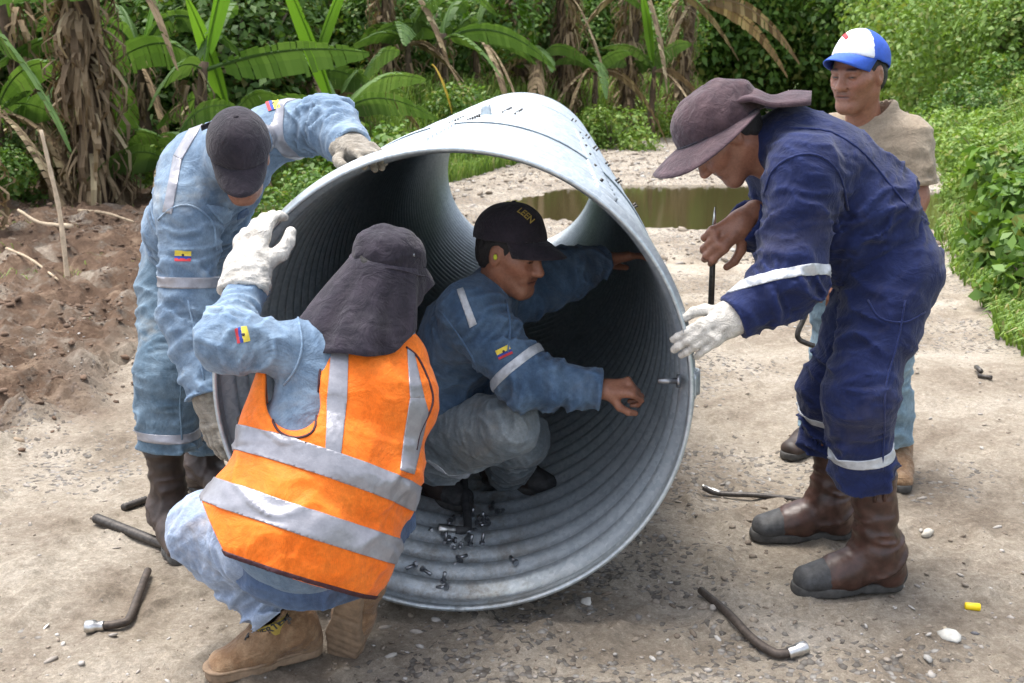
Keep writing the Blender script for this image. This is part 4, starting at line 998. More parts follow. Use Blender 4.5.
# stakes and stalks on the dug soil
def stalk(pts, r, m, label, cat='stick', name='stick'):
    V, F = tube_vf(smooth_path(pts, 5), np.linspace(r, r*.6, 5*(len(pts)-1)+1)*(1+.12*np.sin(np.arange(5*(len(pts)-1)+1)*2.3)), 8); return tag(mk(name, V, F, m), label, cat)
b0 = G0(68, 283); Yb = b0[1]; stalk([b0-[0, 0, .05], P(60, 215, Yb+.02), P(49, 165, Yb), P(41, 130, Yb-.02)], .020, M['wood'], 'pale peeled stake standing upright in the dug soil')
b1 = G0(62, 240); stalk([b1+[.1, 0, .12], P(40, 223, b1[1]+.1), P(18, 210, b1[1]+.2)], .024, M['wood'], 'pale stick lying slantwise behind the upright stake')
for i, (p0, p1, lab) in enumerate([((150, 205), (190, 212), 'thick brown stalk lying at the foot of the sheathed trunk'), ((8, 262), (60, 300), 'thin dry stalk on the soil at the far left'), ((80, 222), (135, 236), 'dry stalk lying right of the upright stake'), ((20, 190), (110, 205), 'long dead stem along the edge of the undergrowth')]):
    a, b = G0(*p0), G0(*p1); a[2] = float(gz(a[0], a[1]))+.05; b[2] = float(gz(b[0], b[1]))+.04; stalk([a, (a+b)/2+[0, 0, .03], b], (.07, .012, .018, .035)[i], (M['bark'], M['straw'], M['straw'], M['bark'])[i], lab, 'dead stalk', 'dead_stalk')
# ------------------------------------------------------------------ people
A_ = lambda *t: np.array(t, float)
def skin_core(parts, segs):
    """limbs and trunk under the clothes, part of the same body mesh"""
    s = Sh()
    for a, b, ra, rb in segs: s.cap(a, b, ra, rb, k=.06)
    V, F = mesh_sdf(s, .014); parts.append((V, F, np.tile(SK, (len(V), 1))))

# ================= A: navy overalls, bending at the right =================
def person_a():
    t = thing('person', (*P(870, 560, 3.05)[:2], 0), 'worker in dark blue overalls and plum sun hat bending at the right rim', 'person', None)
    nb = P(786, 140, 3.04); ch = P(818, 168, 3.04); md = P(856, 212, 3.03); pv = P(889, 262, 3.02)
    sn, sf = P(803, 172, 2.86), P(778, 165, 3.20); en, wn_ = P(788, 285, 2.80), P(733, 318, 2.76); ef, wf = P(797, 252, 3.22), P(744, 219, 3.06)
    hn, kn, an = P(891, 280, 2.94), P(860, 392, 2.83), P(864, 478, 2.90); hf, kf, af = P(884, 280, 3.12), P(832, 388, 3.20), P(826, 440, 3.28)
    Yw = A_(0, 1, 0)
    j = Sh()
    j.cap(nb, ch, .085, .135, w=Yw, fa=1.5, fb=1.35, k=.06, fold=(.002, .006), fs=.06)
    j.cap(ch, md, .135, .150, w=Yw, fa=1.30, fb=1.15, k=.06, fold=(.008, .016), fs=.055, seed=1)
    j.cap(md, pv, .148, .126, w=Yw, fa=1.15, fb=1.2, k=.06, fold=(.016, .008), fs=.05, seed=2)
    j.cap(P(825, 225, 3.03), P(858, 262, 3.03), .085, .085, w=Yw, fa=1.5, fb=1.5, k=.07, fold=(.012, .012), fs=.04)
    j.cap(P(764, 147, 3.03), nb+A_(.03, 0, .0), .066, .085, w=Yw, fa=1.15, fb=1.4, k=.03)     # collar
    for s_, e_, w_, sd_ in ((sn, en, wn_, 3.), (sf, ef, wf, 4.)):
        j.cap(s_, e_, .098, .078, k=.07, fold=(.006, .014), fs=.05, seed=sd_); j.cap(e_, w_, .078, .056, k=.035, fold=(.017, .006), fs=.04, seed=sd_+1, flat=True)
        u = nrm(w_-e_); j.cap(w_-u*.03, w_+u*.05, .043, .046, sub=True, k=0)
    j.lump(.002, .07, 5)
    jk = build(j, .0062, 'jacket', M['navy'], t)
    l = Sh()
    l.cap(md+(pv-md)*.5, pv, .140, .134, w=Yw, fa=1.12, fb=1.2, k=.05, fold=(.008, .01), fs=.05)
    for h_, k_, a_, sd_ in ((hn, kn, an, 6.), (hf, kf, af, 8.)):
        l.cap(h_, k_, .116, .084, k=.06, fold=(.010, .012), fs=.06, seed=sd_)
        l.cap(k_, a_, .084, .080, k=.05, fold=(.012, .015), fs=.05, seed=sd_+1, flat=True); u = nrm(a_-k_); l.cap(a_-u*.03, a_+u*.05, .073, .077, sub=True, k=0)
    l.lump(.002, .08, 9)
    tr = build(l, .0066, 'trousers', M['navy'], t)
    # hems, belt seam, pocket flap
    u = nrm(en-sn); band(jk, 'reflective_band', M['reflect_pale'], t, P(778, 282, 2.81), nrm(P(784, 300, 2.8)-P(776, 262, 2.84)), .026, .14, off=.003)
    band(tr, 'reflective_band', M['reflect_pale'], t, P(865, 448, 2.87), nrm(an-kn+A_(.0, 0, 0)), .028, .15, off=.003); band(tr, 'reflective_band', M['reflect_pale'], t, P(829, 410, 3.22), nrm(af-kf), .026, .13, off=.003)
    cutout(jk, 'pocket_flap', M['navy'], t, pxplanes([(909, 250), (944, 248), (945, 262), (912, 270)]), P(925, 260, 2.9), .16, off=.006, drop=.008)
    piping(jk, 'seam', M['navy'], t, [(764, 196), (772, 172), (790, 158), (816, 155), (838, 172), (848, 210)], .0035)
    piping(jk, 'seam', M['navy'], t, [(790, 128), (830, 132), (862, 152), (888, 182), (908, 208)], .0035)
    piping(jk, 'seam', M['navy'], t, [(838, 285), (870, 283), (905, 272), (935, 262)], .004)
    piping(tr, 'seam', M['navy'], t, [(905, 300), (898, 340), (886, 385), (884, 430), (882, 470)], .003)
    piping(tr, 'seam', M['navy'], t, [(868, 300), (880, 318), (905, 322), (925, 312)], .003)
    # head
    hp = P(723, 135, 3.02); fr = frame(hp, (-.62, -.06, -.78), (-.78, -.0, .62)); parts = []
    lt = head(t, parts, fr); skin_core(parts, [(tf([(0, -.03, -.15)], fr)[0], ch, .05, .08), (ch, pv, .10, .10), (sn, en, .05, .04), (en, wn_, .04, .028), (sf, ef, .05, .04), (ef, wf, .04, .026), (hn, kn, .08, .05), (kn, an, .05, .04), (hf, kf, .08, .05), (kf, af, .05, .04)])
    # bare right hand round the podger spanner
    hw = P(741, 222, 3.05); hf_ = frame(hw, P(710, 246, 3.02)-hw, (-.25, -.93, .25), 1.08); V, F = hand_vf(hf_, False, curl=1.2, spread=.05, thumb=.9); parts.append((V, F, hand_col((V-hf_[1])@hf_[0])))
    b = body_mesh(t, parts); lt(b)
    # glove on the rim
    gw = P(733, 318, 2.76); gf = frame(gw, P(700, 338, 2.72)-gw, (.35, -.75, .55)); V, F = hand_vf(gf, True, .0042, curl=.5, spread=.3, glove=True, cuff=.035, thumb=.5); mk('glove', V, F, M['glove'], t)
    # hat with neck flap thrown back over the collar
    fh = frame(P(722, 139, 3.02), (-.86, -.06, -.48), (-.48, -.0, .87), 1.10); h_ = brim_hat(t, fh, M['plum'], 'sun_hat', M['dark_plum'], (-.0, -.005, -.01), .080, .10)
    rows = []
    for i, (px, py, Y0, Y1, arch) in enumerate([(728, 100, 2.94, 3.09, .022), (750, 95, 2.91, 3.13, .028), (770, 100, 2.88, 3.16, .022), (790, 99, 2.88, 3.18, .03), (811, 96, 2.90, 3.18, .02)]):
        rows.append([P(px, py+6, Y)+A_(0, 0, arch*math.sin(math.pi*(k/10))+.004*math.sin(k*2.1+i)) for k, Y in enumerate(np.linspace(Y0, Y1, 11))])
    rr_ = [smooth_path([rows[i][k] for i in range(5)], 4) for k in range(11)]; V, F = solid_grid(np.array(rr_), .012); mk('neck_flap', V, F, M['plum'], h_)
    # paint spots
    for i, (px, py) in enumerate([(693, 143), (662, 158), (681, 133), (697, 118), (726, 124), (733, 118), (724, 134), (715, 112)]):
        p, n = hit(h_, px, py)
    # boots
    bf = frame(P(869, 585, 2.93)*A_(1, 1, 0)+A_(0, 0, -.004), (-1, -.12, 0), (0, 0, 1), 1.09); boot(t, bf, (0, .018, .33), M['boot'], M['sole'], M['rubber'], ground=True)
    bf = frame(P(822, 523, 3.30)*A_(1, 1, 0)+A_(0, 0, -.004), (-1, -.05, 0), (0, 0, 1), 1.09); boot(t, bf, (0, -.02, .31), M['boot'], M['sole'], M['rubber'], ground=True)
    return t
person_a()

# ================= B: man in khaki shirt and blue-white cap =================
def person_b():
    t = thing('person', (*P(860, 455, 3.95)[:2], 0), 'man in a khaki shirt and blue and white cap standing and watching at the right', 'person')
    hp = P(858, 74, 3.90); fr = frame(hp, (-.70, -.62, -.14), (-.06, -.06, 1), 1.02); parts = []
    lt = head(t, parts, fr)
    nb = P(874, 112, 3.95); ch = P(876, 150, 3.95); md = P(872, 205, 3.95); pv = P(866, 262, 3.95); W_ = nrm(A_(.80, -.45, 0))
    s1, s2 = nb+W_*.136+A_(0, 0, -.080), nb-W_*.130+A_(0, 0, -.075); e1, e2 = P(914, 198, 3.86), P(834, 200, 4.0); w1, w2 = P(905, 262, 3.72), P(832, 258, 3.85)
    j = Sh()
    j.cap(nb, ch, .066, .112, w=W_, fa=1.3, fb=1.36, k=.06, fold=(.002, .005), fs=.06); j.cap(ch, md, .112, .115, w=W_, fa=1.36, fb=1.3, k=.05, fold=(.006, .010), fs=.07, seed=2); j.cap(md, pv, .118, .125, w=W_, fa=1.42, fb=1.4, k=.05, fold=(.01, .008), fs=.06, flat=True)
    for s_, e_ in ((s1, e1), (s2, e2)):
        m_ = s_+(e_-s_)*.80; j.cap(s_, m_, .066, .080, k=.05, fold=(.004, .010), fs=.06, flat=True); u = nrm(m_-s_); j.cap(m_-u*.04, m_+u*.05, .062, .070, sub=True, k=0)
    j.cap(nb+A_(0, 0, -.01), nb+A_(-.03, -.04, .13), .062, .07, sub=True, k=.01); j.cap(nb+A_(-.05, -.05, .04), nb+A_(-.085, -.105, -.075), .028, .012, sub=True, k=.01); j.lump(.003, .05, 2)
    build(j, .0062, 'shirt', M['khaki'], t)
    l = Sh(); h1, h2 = pv+W_*.09+A_(0, 0, -.02), pv-W_*.10+A_(0, 0, -.02); k1_, k2_ = P(888, 350, 3.85), P(835, 350, 4.02); a1_, a2_ = P(892, 442, 3.88), P(818, 425, 4.15)
    l.cap(pv+A_(0, 0, .08), pv, .11, .12, w=W_, fa=1.4, fb=1.4, k=.05)
    for h_, k_, a_ in ((h1, k1_, a1_), (h2, k2_, a2_)): l.cap(h_, k_, .105, .078, k=.05, fold=(.006, .008), fs=.06); l.cap(k_, a_, .078, .070, k=.04, fold=(.008, .012), fs=.05, seed=3, flat=True)
    build(l, .007, 'jeans', M['aqua_jeans'], t)
    skin_core(parts, [(tf([(0, -.03, -.14)], fr)[0], ch, .053, .07), (ch, pv, .09, .10), (s1, e1, .05, .038), (e1, w1, .040, .026), (s2, e2, .05, .04), (e2, w2, .04, .026), (h1, k1_, .07, .05), (h2, k2_, .07, .05), (k1_, a1_, .05, .04), (k2_, a2_, .05, .04)])
    for w_, lf, e_ in ((w1, True, e1), (w2, False, e2)):
        f_ = frame(w_, nrm(w_-e_)+A_(-.1, 0, 0), (-.2, -.9, .2)); V, F = hand_vf(f_, lf, .0045, curl=.6); parts.append((V, F, hand_col((V-f_[1])@f_[0])))
    b = body_mesh(t, parts); lt(b)
    cap_hat(t, frame(hp+A_(0, 0, .012), (-.72, -.64, .12), (.08, .04, 1), 1.06), M['blue_cap'], M['blue_cap'], M['white_cap'], 'cap')
    hc = [o for o in t.children if o.name.startswith('cap')][0]; cutout(hc, 'emblem', M['red'], hc, pxplanes([(842, 36), (846, 33), (849, 37), (846, 40)]), P(846, 37, 3.8), .12, off=.001, front=-FW)
    boot(t, frame(P(895, 463, 3.90)*A_(1, 1, 0), (-.2, -.9, 0), (0, 0, 1)), (0, -.03, .13), M['tan'], M['sole'], None, False, ground=True)
    boot(t, frame(P(818, 442, 4.2)*A_(1, 1, 0), (-.75, -.6, 0), (0, 0, 1)), (0, -.03, .13), M['boot_dark'], M['sole'], None, False, ground=True)
    # emblem on the cap front
    return t, w2
tB, handB = person_b()

# ================= C: orange vest, crouching, back to us =================
def person_c():
    t = thing('person', (*P(300, 640, 2.48)[:2], 0), 'crouching worker in an orange high-visibility vest and dark flap hat, back towards us', 'person')
    pv = P(305, 540, 2.40); md = P(335, 465, 2.45); ch = P(362, 390, 2.52); nb = P(378, 335, 2.56)
    ax = nrm(nb-pv); W_ = nrm(A_(.93, .22, -.28)); W_ = nrm(W_-ax*np.dot(W_, ax)); back = nrm(np.cross(W_, ax)); 
    if back[1] > 0: back = -back
    sl, sr = P(314, 352, 2.49), P(392, 395, 2.68); el, wl = P(226, 342, 2.42), P(246, 290, 2.60); er, wr = P(392, 440, 2.88), P(375, 430, 3.05)
    hl, kl, al = P(262, 545, 2.44), P(208, 530, 2.56), P(277, 612, 2.52); hr, kr, ar = P(345, 560, 2.45), P(385, 520, 2.8), P(350, 590, 2.56)
    j = Sh()
    j.cap(nb-ax*.02, ch, .075, .108, w=W_, fa=1.4, fb=1.45, k=.06, fold=(.002, .004), fs=.06); j.cap(ch, md, .112, .118, w=W_, fa=1.5, fb=1.30, k=.05, fold=(.006, .012), fs=.05); j.cap(md, pv, .118, .135, w=W_, fa=1.30, fb=1.3, k=.05)
    j.cap(nb-ax*.01, nb+ax*.03, .066, .068, w=W_, fa=1.15, fb=1.1, k=.03)
    j.cap(sl, el, .070, .058, k=.05, fold=(.004, .011), fs=.045, seed=2); j.cap(el, wl, .057, .048, k=.03, fold=(.013, .010), fs=.05, seed=3, flat=True); u = nrm(wl-el); j.cap(wl-u*.03, wl+u*.05, .04, .044, sub=True, k=0)
    j.cap(sr, er, .072, .062, k=.06, fold=(.006, .012), fs=.05, seed=4); j.cap(er, wr, .062, .048, k=.03, fold=(.014, .01), fs=.04, seed=5, flat=True)
    j.cap(P(312, 385, 2.47), P(296, 425, 2.45), .060, .075, k=.05, fold=(.004, .008), fs=.06)
    j.lump(.0015, .06, 3)
    jk = build(j, .0060, 'jacket', M['denim'], t)
    # vest: a loose solid over the trunk, flared at the hem, arm holes cut out
    v = Sh(); pvv = P(301, 528, 2.38)
    v.cap(nb-ax*.035, ch, .084, .126, w=W_, fa=1.62, fb=1.44, k=.05); v.cap(ch, md, .128, .142, w=W_, fa=1.36, fb=1.34, k=.05, fold=(.006, .018), fs=.10, seed=5)
    v.cap(md, pvv, .140, .160, w=W_, fa=1.32, fb=1.34, k=.05, fold=(.018, .020), fs=.12, seed=6)
    v.cap(pvv, pvv+(pvv-md)*.8, .160, .165, w=W_, fa=1.34, fb=1.36, k=.05, fold=(.012, .012), fs=.13, seed=6)
    v.cap(P(330, 475, 2.40), P(230, 526, 2.42), .10, .078, k=.07); v.cap(P(335, 425, 2.47), P(290, 430, 2.47), .10, .098, k=.06)
    v.cap(P(276, 366, 2.47), P(264, 432, 2.45), .040, .062, k=.03)
    a, b, c = P(195, 516, 2.45), P(255, 566, 2.30), P(392, 584, 2.42)
    hem_c, hem_n = P(300, 574, 2.35), nrm(A_(*(-ax))+A_(0, -.10, 0)); v.plane(hem_c, hem_n)
    v.plane(P(222, 540, 2.35), nrm(-.62*ax-.62*W_))
    # sleeve holes
    v.cap(P(290, 335, 2.40), P(294, 405, 2.38), .052, .056, w=back, fa=5, fb=5, k=.010, sub=True)
    v.cap(P(455, 400, 2.6), P(462, 440, 2.55), .058, .060, w=back, fa=5, fb=5, k=.010, sub=True)
    v.cap(nb+ax*.05, nb+ax*.16, .06, .08, w=W_, fa=1.0, fb=1.1, sub=True, k=.01)
    v.lump(.004, .09, 2)
    vs_ = build(v, .0055, 'vest', M['orange'], t)
    bk = dict(front=-FW)
    S = lambda poly, nm='reflective_strip': cutout(vs_, nm, M['reflect'], vs_, pxplanes(poly), ch, .6, off=.0025, front=-FW)
    S([(329, 326), (349, 340), (347, 400), (340, 462), (322, 456), (327, 400)]) ; S([(407, 348), (414, 354), (424, 398), (410, 398)]); S([(410, 398), (424, 398), (428, 412), (414, 474), (400, 470), (404, 436)])
    band(vs_, 'reflective_band', M['reflect'], vs_, P(335, 466, 2.3), nrm(ax+A_(0, .16, 0)), .058, .42, off=.0035); band(vs_, 'reflective_band', M['reflect'], vs_, P(318, 526, 2.24), nrm(ax+A_(0, .12, 0)), .058, .42, off=.0035)
    piping(vs_, 'piping', M['piping'], vs_, [(313, 319), (322, 340), (320, 375), (318, 405), (314, 430), (298, 438), (281, 433), (271, 416), (268, 385)], .0032)
    cutout(vs_, 'piping', M['piping'], vs_, [(hem_c-hem_n*.001, hem_n), (hem_c-hem_n*.009, -hem_n)], hem_c, .6, off=.003)
    piping(vs_, 'piping', M['piping'], vs_, [(406, 347), (418, 358), (430, 385), (432, 405), (420, 432), (416, 450)], .003)
    flag(jk, t, 242, 335, (.22, 1), 15, 12, .08)
    piping(jk, 'seam', M['denim'], jk, [(298, 318), (302, 345), (296, 368), (284, 385)], .0028)
    # legs
    l = Sh(); l.cap(pv-ax*.02+A_(0, .02, 0), P(305, 562, 2.42), .125, .13, w=W_, fa=1.3, fb=1.25, k=.05, fold=(.006, .01), fs=.05)
    l.cap(hr, kr, .10, .08, k=.05); l.cap(kr, ar, .075, .06, k=.03, fold=(.01, .01)); l.lump(.003, .05)
    l.plane(P(300, 603, 2.35), (0, 0, -1))
    build(l, .0066, 'trousers', M['indigo'], t)
    l = Sh(); l.cap(hl, kl, .100, .084, k=.05, fold=(.006, .008), fs=.05); l.cap(kl, al, .082, .066, k=.06, fold=(.010, .014), fs=.045, seed=4, flat=True); l.lump(.003, .06)
    u = nrm(al-kl); l.cap(al-u*.03, al+u*.05, .052, .056, sub=True, k=0)
    build(l, .0058, 'trouser_leg', M['jeans'], t)
    # head, hat
    hp = P(384, 277, 2.60); fr = frame(hp, (.42, .88, -.12), (.10, .05, 1), .87); parts = []; lt = head(t, parts, fr)
    skin_core(parts, [(tf([(0, -.03, -.14)], fr)[0], ch, .05, .07), (ch, pv, .09, .10), (sl, el, .05, .04), (el, wl, .04, .028), (sr, er, .05, .04), (er, wr, .04, .028), (hl, kl, .07, .06), (kl, kl+(al-kl)*.75, .05, .04), (hr, kr, .07, .05), (kr, ar, .05, .04)])
    f_ = frame(wr, wr-er, (0, -.2, 1)); V, F = hand_vf(f_, False, .005, curl=.8); parts.append((V, F, hand_col((V-f_[1])@f_[0])))
    b = body_mesh(t, parts); lt(b)
    fh = frame(hp+A_(.008, .01, .004), (.45, .88, -.16), (.22, .08, 1), .88); h_ = brim_hat(t, fh, M['dark_plum'], 'sun_hat', M['dark_plum'], (.0, .0, -.012), .014)
    nu, nv = 44, 16; G = np.zeros((nv, nu, 3))
    for k in range(nu):
        a = math.pi+(-2.15+4.3*k/(nu-1)); ed = math.cos((a-math.pi)*.72)
        for i in range(nv):
            q = i/(nv-1); L = (.228*max(0, ed)**.85+.02)*q; fl = .022*math.sin(q*1.5)+.034*max(0, -math.sin(a))*q+.100*max(0, -math.cos(a))*q**1.2+.010*math.sin(a*7+1.3)*q+.006*math.sin(a*15)*q
            G[i, k] = ((.094+fl)*math.sin(a), -.008+(.114+fl*.95)*math.cos(a), .040-L+.012*math.sin(a*5)*q)
    V, F = solid_grid(G, .0035); mk('neck_flap', tf(V, fh), F, M['dark_plum'], h_)
    # glove gripping the rim
    gw = P(247, 272, 2.62); gf = frame(gw, P(254, 226, 2.70)-gw, (-.35, -.90, .1), 1.22); V, F = hand_vf(gf, True, .0042, curl=.62, spread=.3, glove=True, cuff=.045, thumb=.3); mk('glove', V, F, M['glove'], t)
    # boots
    bf = frame(P(287, 634, 2.54)*A_(1, 1, 0)+A_(0, 0, .000), (-.86, -.48, 0), (.0, -.0, 1), .98); q0 = bf[1].copy(); o = boot(t, bf, (.0, .042, .140), M['tan'], M['tan_sole'], None, False, ground=True, laces=True); q = tf([(x, y, 0) for x in (-.03, 0, .03) for y in (-.05, 0, .06, .12, .18)], bf); bf = (bf[0], bf[1]+A_(0, 0, float(np.mean(gz(q[:, 0], q[:, 1])))-q[0][2]+.002))
    c = Sh(); c.cap((0, .030, .105), (0, .043, .150), .0545, .0560, k=0); c.plane((0, .042, .142), (0, .35, .94)); c.plane((0, .035, .104), (0, -.35, -.94)); c.cap((0, .01, .05), (0, .06, .2), .046, .046, k=0, sub=True); kc = build(c, .004, 'boot_collar', M['boot_collar'], o, bf); decal_text(kc, *collar_px(kc), 'OLVERTERP', .026, (.87, -.49), M['rubber'], kc)
    bf = frame(P(361, 592, 2.60), (-.16, .36, -.92), (.30, .88, .20)); bf = (bf[0], bf[1]-bf[0]@A_(0, .02, .09)); boot(t, bf, (0, -.05, .13), M['tan'], M['tan_sole'], None, False)
    return t
def collar_px(o):
    V = o_data[o.name][0]; V = V[np.argsort(V[:, 1])[:max(5, len(V)//8)]].mean(0); q = V-EYE; return 512+FPX*np.dot(q, RT)/np.dot(q, FW), 341.5-FPX*np.dot(q, UP)/np.dot(q, FW)
def collar_f(nt, b):
    tc = nt.nodes.new('ShaderNodeTexCoord'); v = nt.nodes.new('ShaderNodeTexVoronoi'); v.inputs['Scale'].default_value = 110; nt.links.new(tc.outputs['Object'], v.inputs[0])
    nt.links.new(ramp(nt, v.outputs['Distance'], [(.3, (.04, .03, .02)), (.5, (.42, .30, .05))]), b.inputs['Base Color']); b.inputs['Roughness'].default_value = .8
M['boot_collar'] = plain('boot_collar', (.36, .26, .05), .8)
person_c()

# ================= D: denim worker crouching inside the pipe =================
def person_d():
    t = thing('person', (*P(450, 490, 3.45)[:2], .03), 'worker in denim and a black cap crouching inside the pipe', 'person')
    hp = P(511, 252, 3.13); fr = frame(hp, (.80, -.50, -.24), (.12, -.05, 1), .97); parts = []; lt = head(t, parts, fr)
    nb = P(492, 292, 3.20); ch = P(470, 330, 3.24); md = P(445, 385, 3.34); pv = P(432, 430, 3.42); W_ = nrm(A_(-.25, -.95, 0))
    sn, en, wn_ = P(470, 312, 3.06), P(528, 382, 2.98), P(602, 390, 2.96); sf, ef, wf = P(525, 292, 3.38), P(570, 272, 3.44), P(606, 260, 3.50)
    hn, kn, an = P(440, 432, 3.30), P(508, 424, 3.06), P(440, 462, 3.36); hf, kf, af = P(450, 432, 3.5), P(520, 438, 3.34), P(508, 468, 3.60)
    j = Sh(); j.cap(nb, ch, .08, .125, w=W_, fa=1.5, fb=1.42, k=.06, fold=(.002, .006), fs=.05); j.cap(ch, md, .125, .135, w=W_, fa=1.42, fb=1.2, k=.05, fold=(.008, .015), fs=.05, seed=1); j.cap(md, pv, .135, .14, w=W_, fa=1.2, fb=1.2, k=.05, fold=(.01, .01))
    j.cap(nb-A_(0, 0, .01), nb+A_(.02, -.01, .03), .064, .060, k=.02)
    for s_, e_, w_, sd_ in ((sn, en, wn_, 3.), (sf, ef, wf, 4.)):
        j.cap(s_, e_, .092, .070, k=.07, fold=(.006, .014), fs=.05, seed=sd_); j.cap(e_, w_, .070, .052, k=.035, fold=(.015, .008), fs=.04, seed=sd_+1, flat=True); u = nrm(w_-e_); j.cap(w_-u*.03, w_+u*.05, .040, .044, sub=True, k=0)
    j.lump(.002, .06, 6); jk = build(j, .0062, 'jacket', M['denim_shaded'], t)
    l = Sh(); l.cap(md, pv, .13, .14, w=W_, fa=1.15, fb=1.2, k=.05)
    for h_, k_, a_, sd_ in ((hn, kn, an, 6.), (hf, kf, af, 8.)):
        l.cap(h_, k_, .105, .085, k=.05, fold=(.006, .010), fs=.05, seed=sd_); l.cap(k_, a_, .080, .070, k=.03, fold=(.01, .012), fs=.045, seed=sd_+1)
    l.lump(.002, .06, 2); tr = build(l, .0066, 'trousers', M['jeans_grey'], t)
    band(jk, 'reflective_band', M['reflect_pale'], t, P(513, 368, 2.96), nrm(en-sn), .026, .13, off=.003)
    cutout(jk, 'reflective_strip', M['reflect_pale'], t, pxplanes([(457, 290), (463, 288), (477, 324), (470, 328)]), P(467, 308, 3.0), .12, off=.003, front=-FW)
    band(tr, 'reflective_band', M['reflect_pale'], t, P(453, 452, 3.28), nrm(an-kn), .025, .10, off=.003)
    piping(jk, 'seam', M['denim_shaded'], t, [(440, 310), (462, 340), (478, 372), (470, 400)], .003)
    piping(jk, 'placket', M['denim_shaded'], t, [(506, 300), (510, 325), (508, 352)], .004)
    flag(jk, t, 504, 352, (.9, -.42), 15, 10, .08)
    skin_core(parts, [(tf([(0, -.03, -.14)], fr)[0], ch, .052, .08), (ch, pv, .09, .1), (sn, en, .05, .04), (en, wn_, .04, .028), (sf, ef, .05, .04), (ef, wf, .04, .028), (hn, kn, .07, .05), (kn, an, .05, .04), (hf, kf, .07, .05), (kf, af, .05, .04)])
    f_ = frame(P(606, 389, 2.955), (1, .02, .05), (.05, -.6, .75), .88); V, F = hand_vf(f_, True, .0035, curl=1.5, spread=.1, thumb=.9); parts.append((V, F, hand_col((V-f_[1])@f_[0])))
    f_ = frame(wf, (.9, .3, .1), (-.2, .1, 1)); V, F = hand_vf(f_, False, .0045, curl=.3); parts.append((V, F, hand_col((V-f_[1])@f_[0])))
    b = body_mesh(t, parts); lt(b)
    h_ = cap_hat(t, frame(hp+A_(0, 0, .010), (.84, -.50, -.14), (.12, -.05, 1), 1.03), M['black_cap'], None, None, 'cap')
    decal_text(h_, 526, 215, 'LEEN', .030, (.60, .62), M['gold'], h_, 'embroidery', .8)
    # yellow ear plug
    e = Sh(); e.ell((0, 0, 0), (.006, .006, .009)); V, F = mesh_sdf(e, .003); 
    mk('ear_plug', V+tf([(-.088, .002, -.004)], fr)[0], F, M['lime'], b); mk('ear_plug', V+tf([(.088, .002, -.004)], fr)[0], F, M['lime'], b)
    boot(t, frame(P(425, 486, 3.56)*A_(1, 1, 0)+A_(0, 0, .028), (.75, -.65, 0), (0, 0, 1)), (0, -.03, .20), M['boot_dark'], M['sole'], M['rubber'], True)
    boot(t, frame(P(505, 486, 3.64)*A_(1, 1, 0)+A_(0, 0, .035), (.8, -.5, 0), (0, 0, 1)), (0, -.03, .20), M['boot_dark'], M['sole'], M['rubber'], True)
    return t
M['gold'] = plain('gold_thread', (.38, .27, .06), .7); M['lime'] = plain('lime_foam', (.55, .6, .05), .7)
person_d()

